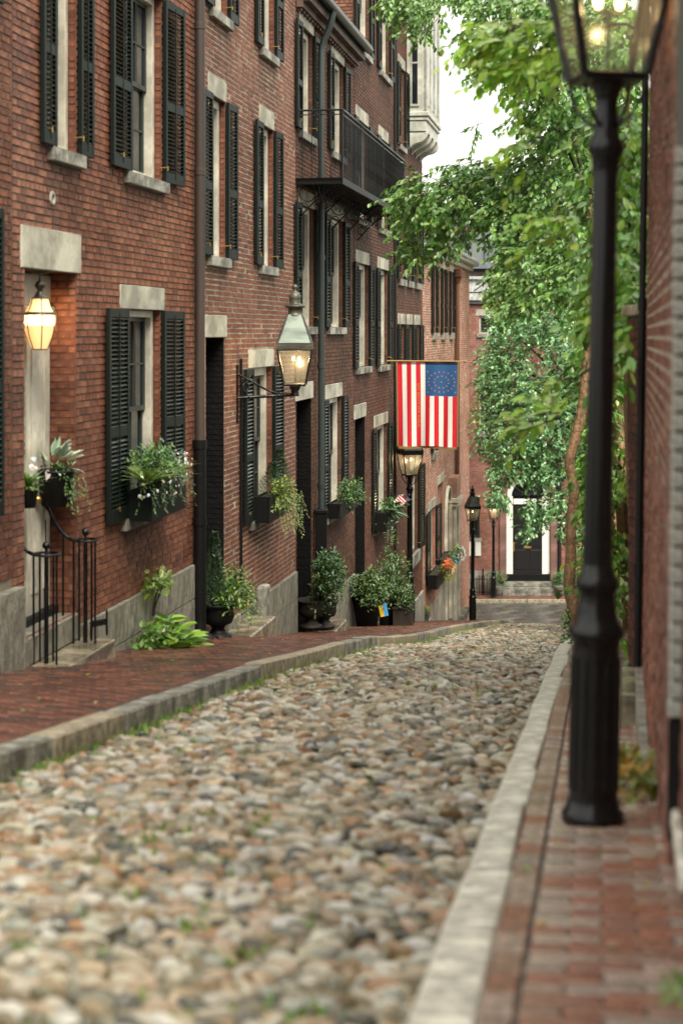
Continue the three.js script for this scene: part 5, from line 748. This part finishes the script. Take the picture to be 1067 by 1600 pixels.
{ // dark house boxes
  const b = windowBox(f3, 516, 545, 778, 801, 'window box on the dark brick house beside the green-grey drainpipe', { deep: 0.2, mat: MAT.black }), T = plantOn(f3, b.top, 'bushy dark green plant in the window box beside the green-grey drainpipe', 'plant', 'window_plant'); R = rngOf(221); foliage(T, 'leaves', [0.1, 0.08, 0.12], [0.8, 0.26, 0.22], 900, 0.065, GD, { mix: 0.5, col2: G1, strands: 14, hang: 0.2 });
  const c = windowBox(f4, 590, 606, 795, 825, 'window box on the tall dark house above the potted bushes', { deep: 0.24, mat: MAT.black }), U = plantOn(f4, c.top, 'arching long-leaved plant with violet flowers and a tiny flag', 'plant', 'window_plant'); R = rngOf(222);
  for (let i = 0; i < 46; i++) { const a = rr(-0.6, 3.7), p = V3(rr(-0.7, 0.7), rr(0, 0.08), rr(0, 0.2)), m = mesh('leaf', leafGeo, cached('arch' + (i % 3), () => M([[0.05, 0.12, 0.05], [0.08, 0.17, 0.07], [0.16, 0.25, 0.14]][i % 3], { phys: true, roughness: 0.35, transmission: 0.15, thickness: 0, side: THREE.DoubleSide })), U); leafAt(p, V3(Math.cos(a) * 0.5 + 0.1, rr(-0.7, 0.7), Math.sin(a) * 0.5 + 0.75), V3(0, 1, 0.2), rr(0.26, 0.4), rr(0.16, 0.22)).decompose(m.position, m.quaternion, m.scale); }
  foliage(U, 'leaves', [0, 0.06, 0.08], [0.7, 0.16, 0.2], 320, 0.085, G2); flowers(U, [0.1, 0.22, 0.3], [0.6, 0.1, 0.2], 14, 0.03, [0.2, 0.15, 0.45]);
  // tiny striped flag
  const q = c.top.clone().add(V3(0.25, 0.12, 0.2)), FL = thing('small_flag', 'tiny red and white striped flag stuck in the arching window plant', 'flag', q); mesh('stick', rod(V3(0, -0.25, 0), V3(0.02, 0.22, 0), 0.005), MAT.twig, FL);
  const st = [[], []]; for (let k = 0; k < 8; k++) st[k % 2].push(new THREE.PlaneGeometry(0.2, 0.026, 4, 1).translate(0.1, -k * 0.026, 0)); const bend = g => { g.rotateZ(-0.75); g.translate(0.02, 0.2, 0); return g; }; mesh('red_stripes', bend(merge(st[0])), M([0.5, 0.03, 0.05], { side: THREE.DoubleSide }), FL); mesh('white_stripes', bend(merge(st[1])), M([0.75, 0.72, 0.7], { side: THREE.DoubleSide }), FL);
}
// ---- urns, tubs and steps along the pavement
const stand = (f, u, d, n) => { const s = f.sd(d), p = f.world(s, 0, n), dd = -p.z; p.y = -drop(dd) + CURB - 0.01; return p; };
const urnProf = s => [[0, 0], [0.17, 0], [0.17, 0.05], [0.11, 0.08], [0.075, 0.13], [0.1, 0.17], [0.17, 0.2], [0.2, 0.27], [0.19, 0.36], [0.21, 0.4], [0.235, 0.42], [0.235, 0.44], [0.2, 0.44], [0.17, 0.38], [0, 0.38]].map(([r, y]) => [r * s, y * s]);
function pot(name, label, p, geo, mat, f, group) { const T = thing(name, label, 'planter', p, group); if (f) T.rotation.y = f.rot; mesh('pot', geo, mat, T); return T; }
{
  R = rngOf(230);
  const p1 = at(341, 1010, 19.6); p1.y = -drop(19.6) + CURB - 0.02; pot('garden_urn', 'black urn by the foot of the brown drainpipe', p1, lathe(urnProf(1.0), 22), MAT.black, f2);
  const T = plantOn(f2, p1.clone().add(V3(0, 0.4, 0)), 'two dwarf conifers and pale flowers crowding the black urn', 'plant', 'urn_plant');
  conifer(T, [-0.13, 0, 0.0], 0.2, 0.62, 1100, [0.09, 0.2, 0.07]); conifer(T, [0.22, 0.02, -0.1], 0.18, 0.85, 1200, [0.09, 0.2, 0.065]); foliage(T, 'leaves', [0.36, 0.12, 0.12], [0.42, 0.32, 0.24], 1100, 0.06, G2, { strands: 18, hang: 0.5, mix: 0.45, col2: G3 }); foliage(T, 'leaves', [-0.02, 0.06, 0.14], [0.28, 0.16, 0.16], 240, 0.055, G1, { mix: 0.4, col2: G3 }); flowers(T, [0.3, 0.22, 0.16], [0.34, 0.22, 0.18], 9, 0.045, [0.72, 0.5, 0.62]); flowers(T, [0.14, 0.02, 0.3], [0.1, 0.05, 0.05], 3, 0.05, [0.8, 0.5, 0.03]);
  const St = thing('granite_step', 'granite step block in the shadow beside the black urn', 'step', f2.world(f2.sd(21.1), -4.14 - f2.gy, 0.2)); St.rotation.y = f2.rot; mesh('step', uvm(rb(1.7, 0.3, 0.42, -0.15, 0.15, 0, 0.03)), MAT.wetStone, St); mesh('cheek_stone', uvm(rb(0.3, 0.62, 0.16, 0.75, 0.4, 0.02, 0.06)), MAT.granite, St);
  // two brown urns and a leafy shrub
  const p2 = at(486, 0, 25.6); p2.y = -drop(25.6) + CURB + 0.06; const p2b = p2, U1 = pot('garden_urn', 'nearer brown urn under the leafy bush by the black doorway', p2, lathe(urnProf(1.05), 20), MAT.terracotta, f3, 'pair of brown urns'); const p3 = at(507, 0, 26.0); p3.y = -drop(26) + CURB + 0.06; const p3b = p3, U2 = pot('garden_urn', 'farther brown urn under the leafy bush by the black doorway', p3, lathe(urnProf(1.0), 20), MAT.terracotta, f3, 'pair of brown urns');
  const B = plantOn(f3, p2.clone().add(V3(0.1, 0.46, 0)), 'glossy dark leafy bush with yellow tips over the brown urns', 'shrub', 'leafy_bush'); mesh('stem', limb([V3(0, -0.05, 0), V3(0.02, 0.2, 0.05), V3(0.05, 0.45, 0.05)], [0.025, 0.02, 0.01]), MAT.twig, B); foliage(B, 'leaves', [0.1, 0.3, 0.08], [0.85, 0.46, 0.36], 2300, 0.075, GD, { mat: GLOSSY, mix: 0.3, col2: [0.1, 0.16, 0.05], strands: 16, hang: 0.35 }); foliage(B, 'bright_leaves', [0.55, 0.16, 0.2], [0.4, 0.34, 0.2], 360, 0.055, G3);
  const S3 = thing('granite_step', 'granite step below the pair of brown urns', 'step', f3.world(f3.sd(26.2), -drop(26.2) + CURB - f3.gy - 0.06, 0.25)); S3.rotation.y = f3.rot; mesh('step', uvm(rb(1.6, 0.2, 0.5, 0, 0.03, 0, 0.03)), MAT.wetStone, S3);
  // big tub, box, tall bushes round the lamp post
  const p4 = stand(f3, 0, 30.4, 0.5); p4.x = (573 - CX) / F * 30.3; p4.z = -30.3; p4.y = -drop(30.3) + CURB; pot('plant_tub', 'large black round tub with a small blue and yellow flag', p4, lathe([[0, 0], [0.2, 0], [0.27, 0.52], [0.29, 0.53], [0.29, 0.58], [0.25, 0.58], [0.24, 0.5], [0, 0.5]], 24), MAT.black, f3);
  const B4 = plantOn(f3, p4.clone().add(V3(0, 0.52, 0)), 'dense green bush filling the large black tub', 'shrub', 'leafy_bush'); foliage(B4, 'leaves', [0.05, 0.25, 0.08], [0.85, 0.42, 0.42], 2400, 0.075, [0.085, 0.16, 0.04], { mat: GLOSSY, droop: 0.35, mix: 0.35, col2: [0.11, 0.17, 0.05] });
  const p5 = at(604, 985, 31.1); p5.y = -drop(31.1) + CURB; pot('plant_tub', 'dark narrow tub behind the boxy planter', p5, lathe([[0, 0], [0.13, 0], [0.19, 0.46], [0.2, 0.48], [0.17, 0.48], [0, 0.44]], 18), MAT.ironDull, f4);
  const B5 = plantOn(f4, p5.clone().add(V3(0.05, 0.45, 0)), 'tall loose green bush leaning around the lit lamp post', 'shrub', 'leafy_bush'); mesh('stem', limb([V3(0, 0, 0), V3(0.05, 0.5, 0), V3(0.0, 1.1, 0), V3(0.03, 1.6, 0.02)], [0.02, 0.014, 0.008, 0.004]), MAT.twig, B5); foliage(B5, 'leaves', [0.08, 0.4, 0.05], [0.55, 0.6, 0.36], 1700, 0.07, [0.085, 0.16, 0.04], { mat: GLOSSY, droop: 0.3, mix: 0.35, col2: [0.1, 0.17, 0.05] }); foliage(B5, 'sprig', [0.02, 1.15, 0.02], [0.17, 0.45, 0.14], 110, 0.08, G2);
  const p6 = at(630, 984, 30.9); p6.y = -drop(30.9) + CURB; const bxT = pot('plant_box', 'brown wooden box planter at the foot of the lit lamp post', p6, uvm(merge([rb(0.42, 0.34, 0.36, 0, 0.17, 0, 0.01), rb(0.45, 0.04, 0.39, 0, 0.36, 0, 0.01)])), MAT.terracotta, f4); const B6 = plantOn(f4, p6.clone().add(V3(0, 0.36, 0)), 'low bush in the brown box planter by the lit lamp post', 'shrub', 'leafy_bush'); foliage(B6, 'leaves', [0, 0.2, 0.02], [0.36, 0.28, 0.28], 800, 0.065, [0.085, 0.16, 0.04], { mat: GLOSSY, droop: 0.3, mix: 0.3, col2: [0.1, 0.16, 0.05] });
  const fl = thing('small_flag', 'small blue and yellow flag hanging from the large black tub', 'flag', at(597, 945, 29.9)); fl.rotation.z = 0.2; mesh('yellow_band', new THREE.PlaneGeometry(0.075, 0.22, 3, 6).translate(-0.035, -0.11, 0), M([0.75, 0.5, 0.03], { side: THREE.DoubleSide }), fl); mesh('blue_band', new THREE.PlaneGeometry(0.075, 0.24, 3, 6).translate(0.04, -0.1, 0.002), M([0.05, 0.3, 0.62], { side: THREE.DoubleSide }), fl); mesh('stick', rod(V3(-0.08, 0.01, 0), V3(0.08, 0.03, 0), 0.005), MAT.twig, fl);
  const S4 = thing('granite_step', 'granite step beneath the doorway behind the large black tub', 'step', f4.world(f4.sd(31.5), -drop(31.5) + CURB - f4.gy - 0.08, 0.2)); S4.rotation.y = f4.rot; mesh('step', uvm(rb(1.6, 0.26, 0.42, 0.1, 0.06, 0, 0.03)), MAT.granite, S4);
  // corner house small planter and boxes
  const p7 = at(663, 975, 42.6); p7.y = -drop(42.6) + CURB; const small = pot('plant_box', 'small dark green trough on the pavement by the corner house', p7, uvm(merge([rb(0.36, 0.2, 0.22, 0, 0.1, 0, 0.015), rb(0.39, 0.04, 0.25, 0, 0.2, 0, 0.012)])), M([0.02, 0.06, 0.05], { roughness: 0.4 }), f5); const B7 = plantOn(f5, p7.clone().add(V3(0, 0.2, 0)), 'tuft of green leaves in the small pavement trough', 'plant'); foliage(B7, 'leaves', [0, 0.06, 0], [0.2, 0.12, 0.13], 150, 0.08, G1, { rise: 1, mix: 0.3, col2: G3 });
  const c1 = windowBox(f5, 670, 684, 890, 912, 'black window box of orange flowers on the corner house', { deep: 0.26, mat: MAT.black }), F1 = plantOn(f5, c1.top, 'orange and yellow-green flower mass on the corner house', 'plant', 'flowering_plant'); F1.position.x += 0.1; foliage(F1, 'leaves', [0.2, -0.08, 0.14], [0.5, 0.26, 0.2], 260, 0.09, [0.3, 0.36, 0.06], { strands: 8, hang: 0.3 }); flowers(F1, [-0.1, 0.18, 0.16], [0.4, 0.16, 0.2], 70, 0.06, [0.6, 0.14, 0.03]); flowers(F1, [0.35, -0.1, 0.2], [0.3, 0.2, 0.16], 34, 0.055, [0.75, 0.4, 0.25]);
  const c2 = windowBox(f5, 685, 696, 868, 886, 'black box of white flowers nearest the cream columns', { deep: 0.26, mat: MAT.black }), F2 = plantOn(f5, c2.top, 'white and pale green flowers beside the cream columns', 'plant', 'flowering_plant'); F2.position.x += 0.22; foliage(F2, 'leaves', [0, 0.06, 0.1], [0.55, 0.24, 0.2], 240, 0.09, [0.3, 0.36, 0.1], { mix: 0.4, col2: GP }); flowers(F2, [0.3, 0.0, 0.14], [0.4, 0.24, 0.2], 44, 0.06, [0.8, 0.8, 0.78]);
  const fl2 = thing('small_flag', 'blue and yellow flag fluttering beside the white flowers', 'flag', at(703, 873, 45.6)); fl2.rotation.z = -0.55; mesh('blue_band', new THREE.PlaneGeometry(0.28, 0.17, 4, 3).translate(0.12, 0.05, 0), M([0.06, 0.34, 0.68], { side: THREE.DoubleSide }), fl2); mesh('yellow_band', new THREE.PlaneGeometry(0.28, 0.12, 4, 3).translate(0.12, -0.1, 0.003), M([0.8, 0.52, 0.03], { side: THREE.DoubleSide }), fl2); mesh('stick', rod(V3(-0.03, -0.2, 0), V3(-0.03, 0.16, 0), 0.006), MAT.twig, fl2);
}
{ // across the street
  R = rngOf(240); const place = (u, d) => { const p = at(u, 0, d); p.y = -drop(d) + 0.14; return p; };
  for (const [u, lab] of [[777, 'left'], [874, 'right']]) { const p = place(u, 61.5), T = pot('plant_tub', lab === 'left' ? 'stone tub between the far lamp post and the black front door' : 'stone tub between the black front door and the far drainpipe', p, lathe([[0, 0], [0.16, 0], [0.24, 0.36], [0.26, 0.4], [0.2, 0.4], [0, 0.36]], 14), MAT.granite, null, 'tubs beside the black front door'); const B = plantOn(f7, p.clone().add(V3(0, 0.4, 0)), lab === 'left' ? 'round green shrub between the far lamp post and the black front door' : 'round green shrub between the black front door and the far drainpipe', 'shrub', 'leafy_bush'); foliage(B, 'leaves', [0, 0.2, 0], [0.4, 0.36, 0.3], 300, 0.1, [0.08, 0.2, 0.07], { mix: 0.3, col2: G1 }); }
  const I = thing('iron_fence', 'short black iron fence before the far brick house', 'fence', place(728, 61.6)); for (let k = 0; k < 10; k++) mesh('bar', rod(V3(k * 0.1, 0, 0), V3(k * 0.1, 0.75, 0), 0.012), MAT.iron, I); mesh('rails', merge([bx(1.0, 0.03, 0.02, 0.48, 0.62, 0), bx(1.0, 0.03, 0.02, 0.48, 0.12, 0)]), MAT.iron, I); mesh('end_post', merge([rod(V3(0.64, 0, 0.03), V3(0.64, 0.95, 0.03), 0.03, 0.03, 8), new THREE.SphereGeometry(0.05, 8, 6).translate(0.64, 0.98, 0.03)]), MAT.iron, I);
}
{ // weeds and fallen leaves by the right wall and kerb
  R = rngOf(250); const W = thing('weed', 'yellow-green weed at the foot of the right brick wall', 'plant', V3(RW(7.3) - 0.08, -drop(7.3) + CURBR, -7.35)); foliage(W, 'leaves', [0, 0.06, 0], [0.11, 0.09, 0.4], 130, 0.075, [0.2, 0.24, 0.03], { mix: 0.35, col2: [0.42, 0.26, 0.04], wide: 1.2 });
  const W2 = thing('weed', 'green sprig poking in at the bottom right corner', 'plant', V3(0.845, -drop(4.0) + CURBR, -3.96)); foliage(W2, 'leaves', [0, 0.03, 0], [0.045, 0.04, 0.05], 20, 0.045, [0.2, 0.36, 0.06]);
  const W3 = thing('shrub', 'low green sprouts at the base of the twisting trunk', 'shrub', at(893, 1005, 21)); foliage(W3, 'leaves', [0.02, 0.2, 0.02], [0.16, 0.26, 0.16], 200, 0.08, [0.1, 0.24, 0.04]);
  const L = []; for (let i = 0; i < 260; i++) { const d = 4.5 + 44 * Math.pow(R(), 1.3), k = R(), X = k < 0.45 ? RK(d) + KW + (RW(d) - RK(d) - KW) * R() : k < 0.75 ? LK(d) - rr(0.05, 1.4) : LK(d) + (RK(d) - LK(d)) * R(); if (X < LW(d) + 0.05) continue; L.push({ m: leafAt(V3(X, -drop(d) + 0.008 + (k < 0.45 ? CURBR : k < 0.75 ? CURB : 0.03), -d), V3(rr(-1, 1), -0.12, rr(-1, 1)), V3(rr(-0.2, 0.2), 1, 0), rr(0.03, 0.06), rr(0.03, 0.06)), c: R() < 0.55 ? green([0.4, 0.28, 0.05]) : green([0.16, 0.26, 0.04]) }); }
  for (let i = 0; i < 60; i++) L.push({ m: leafAt(V3(rr(3.5, 10.5), -drop(57.5) + 0.03, -rr(55.5, 60)), V3(rr(-1, 1), 0, rr(-1, 1)), V3(0, 1, 0), 0.12, 0.12), c: green([0.5, 0.4, 0.06]) });
  const fl = instanced('fallen_leaves', leafGeo, LEAF, L, scene); tag(fl, 'yellow and green leaves fallen on the pavements, cobbles and cross street', null, null, 'stuff');
}

// ------------------------------------------------------------------ trees and creeper
// sprays of leaves hung along thin twigs inside blobs given as [u, v, ru, rv, twigs, distance]
function sprays(blobs, o) {
  const L = [], tw = [];
  for (const [u, v, ru, rv, n, d0] of blobs) for (let i = 0; i < n; i++) {
    let a = rr(0, 6.283), k = Math.sqrt(R()); const d = d0 + rr(-1, 1) * (o.depth ?? 1.2), p = at(u + Math.cos(a) * ru * k, v + Math.sin(a) * rv * k, d), dir = V3(o.lean[0] + rr(-0.7, 0.7), o.lean[1] + rr(-0.5, 0.5), rr(-0.7, 0.7)).normalize(); const m = Math.floor(rr(5, 11) * (o.twig ?? 1)), st = o.len * 0.5; const s0 = p.clone();
    const bright = 0.8 + 0.45 * noise.noise(u * 0.013 + i, v * 0.013, d * 0.3);
    for (let j = 0; j < m; j++) { dir.y -= o.sag ?? 0.06; dir.normalize(); p.addScaledVector(dir, st); const side = j % 2 ? 1 : -1, ld = V3(dir.x + side * rr(0.2, 0.9), dir.y - rr(0.2, 1.0) * (o.hang ?? 0.7), dir.z + rr(-0.8, 0.8)), c = green(R() < (o.mix ?? 0.3) ? o.col2 : o.col, 0.3).multiplyScalar(bright); L.push({ m: leafAt(p, ld, V3(rr(-0.7, 0.7), 1, rr(-0.4, 1)), o.len * rr(0.7, 1.25), o.len * rr(1.0, 1.5)), c }); }
    if (i % (o.every ?? 3) === 0) tw.push(rod(s0.addScaledVector(dir, -0.1), p.clone(), o.tr ?? 0.006, 0.003, 3));
  }
  return [L, tw];
}
const rel = (L, o) => { const t = new THREE.Matrix4().makeTranslation(-o.x, -o.y, -o.z); for (const e of L) e.m.premultiply(t); return L; };
{ // the twisting street tree whose branches hang over the lane
  R = rngOf(300); const d = 20, base = V3((905 - CX) / F * d, -drop(d) + CURB - 0.05, -d), T = thing('overhanging_tree', 'tree with a twisting tan trunk behind the lamp post, branches over the lane', 'tree', base);
  const P = (u, v, dd = d) => at(u, v, dd).sub(base), trunk = [V3(0.02, 0, 0), P(903, 968), P(889, 922), P(891, 867), P(892, 812), P(896, 762), P(889, 722), P(897, 690), P(908, 645), P(914, 590), P(922, 500), P(925, 400), P(918, 300)];
  mesh('trunk', uvm(limb(trunk, [0.085, 0.08, 0.068, 0.064, 0.064, 0.066, 0.066, 0.062, 0.062, 0.062, 0.06, 0.056, 0.05], 9, 70), 2), MAT.bark, T);
  const br = [[[P(918, 420), P(880, 370, 20.4), P(800, 330, 20.8), P(720, 325, 21), P(650, 350, 21)], 0.03], [[P(920, 470), P(870, 420, 20), P(820, 400, 20), P(740, 455, 20)], 0.024], [[P(920, 350), P(860, 290, 21), P(780, 270, 21.5), P(700, 290, 21.5)], 0.026], [[P(918, 310), P(870, 200, 20), P(800, 110, 20), P(720, 60, 20)], 0.03], [[P(918, 300), P(860, 120, 21), P(760, 0, 21), P(640, -20, 21.5), P(600, 20, 21.5)], 0.026], [[P(922, 520), P(900, 480, 19), P(850, 470, 19), P(790, 500, 19)], 0.02], [[P(918, 310), P(950, 200, 19), P(975, 160, 19)], 0.025]];
  mesh('limbs', merge(br.map(([p, r]) => limb(p, [r, r * 0.75, r * 0.5, r * 0.3], 6, 26))), MAT.twig, T);
  const A = [[612, 325, 14, 22, 9, 21], [640, 310, 30, 26, 26, 21], [650, 345, 40, 36, 46, 21], [632, 395, 26, 26, 16, 21], [668, 400, 22, 20, 12, 21], [690, 325, 40, 42, 50, 21], [700, 285, 34, 20, 24, 21.5], [735, 318, 40, 42, 50, 21], [690, 372, 36, 24, 22, 21], [745, 275, 26, 18, 14, 21.5], [775, 300, 40, 42, 48, 21], [775, 350, 40, 36, 40, 20.6], [815, 310, 45, 55, 60, 20.6], [830, 260, 45, 40, 48, 20.6], [860, 330, 45, 60, 64, 20.3], [800, 395, 45, 30, 36, 20], [850, 400, 50, 45, 52, 20], [775, 425, 30, 18, 16, 20], [770, 462, 14, 20, 9, 20], [830, 450, 50, 36, 44, 19.6], [885, 440, 36, 60, 52, 19.6], [795, 490, 24, 18, 14, 19.4], [895, 330, 30, 70, 50, 20],
    [740, 14, 46, 26, 44, 20.5], [800, 30, 60, 44, 80, 20], [870, 60, 50, 66, 90, 20], [775, 85, 44, 30, 46, 20], [722, 70, 26, 26, 22, 20.5], [745, 110, 34, 22, 28, 20], [715, 100, 18, 10, 9, 20], [800, 140, 50, 36, 54, 20], [850, 160, 50, 50, 64, 20], [890, 190, 30, 60, 48, 20], [835, 215, 44, 34, 44, 20.3], [792, 205, 22, 16, 12, 20.5], [745, 130, 18, 8, 6, 20.3], [600, 14, 16, 22, 14, 21.5], [635, 12, 34, 28, 36, 21.5], [615, 48, 18, 16, 10, 21.5], [655, 48, 14, 22, 12, 21.5], [642, 68, 10, 12, 5, 21.5], [690, 10, 30, 14, 18, 21.2], [715, 222, 8, 8, 2, 21]];
  const [L, tw] = sprays(A.map(b => [b[0] + 20 + (b[1] < 240 && b[0] > 660 ? 14 : 0), b[1] - 14 - (b[1] < 240 ? 8 : 0), b[2] * 0.9, b[3] * 0.85, Math.round(b[4] * 2.2), b[5]]), { len: 0.077, lean: [-0.5, -0.25], hang: 0.9, col: [0.18, 0.37, 0.075], col2: [0.32, 0.54, 0.12], mix: 0.35, depth: 0.9 });
  instanced('crown', leafGeo, LEAF, rel(L, base), T); mesh('twigs', merge(tw).translate(-base.x, -base.y, -base.z), MAT.twig, T, 'stuff');
}
{ // pale spray of a nearer branch
  R = rngOf(310); const d = 11.2, o = V3(RW(d) + 0.2, -drop(d) + 2.7, -d), T = thing('leaning_tree', 'bright yellow-green branch reaching from the right, close beside the lantern', 'tree', o); const P = (u, v, dd = d) => at(u, v, dd).sub(o);
  mesh('trunk', limb([V3(0.2, -2.6, 0), V3(0.25, -1, -0.1), V3(0.15, 0.3, 0), V3(0.1, 1.6, 0)], [0.06, 0.055, 0.04, 0.03], 7, 20), MAT.bark, T); mesh('limbs', merge([limb([V3(0.1, 1.2, 0), P(985, 40), P(900, 60), P(830, 80)], [0.025, 0.018, 0.012, 0.006], 5, 20), limb([V3(0.2, -0.6, 0), P(970, 560), P(900, 590), P(850, 640)], [0.02, 0.014, 0.01, 0.005], 5, 20)]), MAT.twig, T);
  const [L, tw] = sprays([[850, 40, 50, 30, 26, d], [815, 60, 36, 24, 16, d], [855, 95, 46, 26, 18, d], [810, 120, 26, 14, 7, d], [900, 70, 40, 40, 20, d], [770, 45, 22, 14, 5, d], [850, 230, 30, 30, 8, d], [880, 330, 22, 50, 9, d], [862, 655, 26, 18, 6, d], [840, 668, 18, 10, 3, d], [885, 605, 20, 26, 6, d]], { len: 0.09, lean: [-0.7, -0.15], hang: 0.5, col: [0.42, 0.68, 0.07], col2: [0.55, 0.75, 0.12], depth: 0.5 }); instanced('crown', leafGeo, LEAF, rel(L, o), T); mesh('twigs', merge(tw).translate(-o.x, -o.y, -o.z), MAT.twig, T, 'stuff');
}
{ // creeper on the garden wall
  R = rngOf(320); const d = 13.2, o = V3(RW(d), -drop(d) + CURB, -d), T = thing('creeper', 'glossy creeper climbing behind the lamp post at the garden wall', 'climbing plant', o); const P = (u, v, dd = d) => at(u, v, dd).sub(o);
  mesh('stem', merge([limb([V3(0.05, 0, 0), P(985, 800), P(978, 600), P(985, 400), P(980, 220), P(985, 40)], [0.03, 0.028, 0.024, 0.02, 0.016, 0.01], 6, 30), limb([P(978, 560), P(968, 500), P(990, 440)], [0.014, 0.01, 0.006], 5, 14)]), MAT.bark, T);
  const [L, tw] = sprays([[985, 60, 24, 60, 40, 14], [980, 190, 24, 40, 50, 13.4], [982, 260, 24, 44, 55, 13.4], [980, 330, 26, 44, 55, 13.2], [976, 400, 28, 44, 60, 13], [980, 465, 24, 30, 46, 12.6], [985, 520, 12, 24, 12, 11.2], [962, 470, 12, 30, 10, 13.2], [958, 560, 10, 40, 10, 14], [958, 700, 9, 60, 12, 15], [958, 830, 9, 60, 16, 16], [960, 920, 10, 50, 14, 16], [965, 990, 8, 30, 7, 15]], { len: 0.1, lean: [-0.1, -0.3], hang: 0.8, col: [0.2, 0.42, 0.06], col2: [0.4, 0.62, 0.1], depth: 0.8, twig: 1.1 }); instanced('foliage', leafGeo, GLOSSY, rel(L, o), T);
}
function bigTree(name, label, u0, d, groundAt, trunkPts, blobs, o) {
  const base = V3((u0 - CX) / F * d, groundAt, -d), T = thing(name, label, 'tree', base), P = (u, v, dd = d) => at(u, v, dd).sub(base);
  mesh('trunk', uvm(limb([V3(0, 0, 0), ...trunkPts.map(q => P(...q))], o.radii, 8, 30), 1), MAT.bark, T);
  const top = trunkPts[Math.floor(trunkPts.length * 0.6)]; mesh('limbs', merge(blobs.filter((b, i) => i % 2 === 0).map(b => limb([P(...top), P((top[0] + b[0]) / 2 + rr(-8, 8), (top[1] + b[1]) / 2 - 14), P(b[0], b[1], b[5])], [0.05, 0.035, 0.012], 5, 12))), MAT.twig, T);
  const [L, tw] = sprays(blobs.map(b => [b[0] + 9, b[1] - 5, b[2] * 0.88, b[3] * 0.9, Math.round(b[4] * 3.4), b[5]]), o); instanced('crown', leafGeo, o.mat ?? LEAF, rel(L, base), T); mesh('twigs', merge(tw).translate(-base.x, -base.y, -base.z), MAT.twig, T, 'stuff');
}
R = rngOf(330);
bigTree('broadleaf_tree', 'full blue-green tree at the bottom of the lane hanging over the black door', 930, 47, -drop(47), [[934, 850], [925, 740], [905, 640], [880, 540]], [[800, 520, 52, 40, 110, 47], [850, 490, 50, 45, 110, 47], [880, 560, 46, 60, 130, 46], [790, 590, 48, 42, 110, 46.5], [840, 640, 56, 50, 150, 46], [772, 650, 30, 36, 56, 46.5], [800, 700, 46, 36, 100, 46], [860, 715, 40, 44, 96, 46], [780, 735, 26, 22, 34, 46], [832, 740, 36, 22, 50, 46], [750, 605, 13, 22, 14, 47], [747, 690, 11, 20, 12, 47], [760, 560, 18, 26, 26, 47], [862, 785, 22, 20, 24, 45.5], [832, 805, 24, 24, 30, 45.5], [818, 832, 12, 10, 8, 45.5], [772, 780, 15, 18, 16, 45.5], [880, 825, 12, 26, 16, 45], [905, 640, 36, 90, 130, 46], [905, 780, 20, 70, 60, 46], [915, 880, 18, 50, 40, 46]],
  { len: 0.105, lean: [-0.2, -0.15], hang: 0.6, col: [0.17, 0.38, 0.13], col2: [0.36, 0.58, 0.28], mix: 0.35, depth: 1.4, twig: 0.9, tr: 0.008, every: 4, mat: GLOSSY, radii: [0.18, 0.15, 0.13, 0.11, 0.07] });
bigTree('broadleaf_tree', 'pale yellow-green tree showing above the blue-green one', 940, 55, -drop(55), [[936, 800], [920, 640], [890, 480], [850, 400]], [[800, 460, 44, 30, 60, 54], [830, 420, 50, 50, 90, 54], [805, 400, 20, 36, 26, 54], [790, 500, 14, 16, 14, 54], [860, 380, 50, 70, 110, 54], [880, 280, 40, 60, 70, 54], [745, 640, 8, 30, 8, 54]], { len: 0.15, lean: [-0.2, 0.05], hang: 0.5, col: [0.3, 0.42, 0.08], col2: [0.48, 0.56, 0.18], mix: 0.4, depth: 1.5, every: 4, radii: [0.2, 0.17, 0.15, 0.12, 0.07] });
bigTree('garden_tree', 'dark green tree in the garden on the right behind the lamp post', 985, 33, -drop(33), [[975, 850], [965, 650], [950, 450], [945, 250]], [[935, 300, 44, 80, 110, 33], [930, 450, 40, 80, 110, 33], [930, 600, 34, 80, 90, 33], [932, 750, 30, 80, 80, 33], [935, 880, 24, 60, 50, 33], [960, 400, 40, 100, 90, 34], [970, 600, 30, 90, 60, 34], [900, 240, 40, 60, 70, 33], [960, 180, 50, 80, 90, 34], [940, 60, 60, 80, 110, 34]], { len: 0.13, lean: [-0.2, -0.2], hang: 0.6, col: [0.2, 0.42, 0.06], col2: [0.36, 0.6, 0.1], mix: 0.3, depth: 1.5, every: 4, radii: [0.16, 0.14, 0.12, 0.09, 0.05] });
renderer.render(scene, camera);
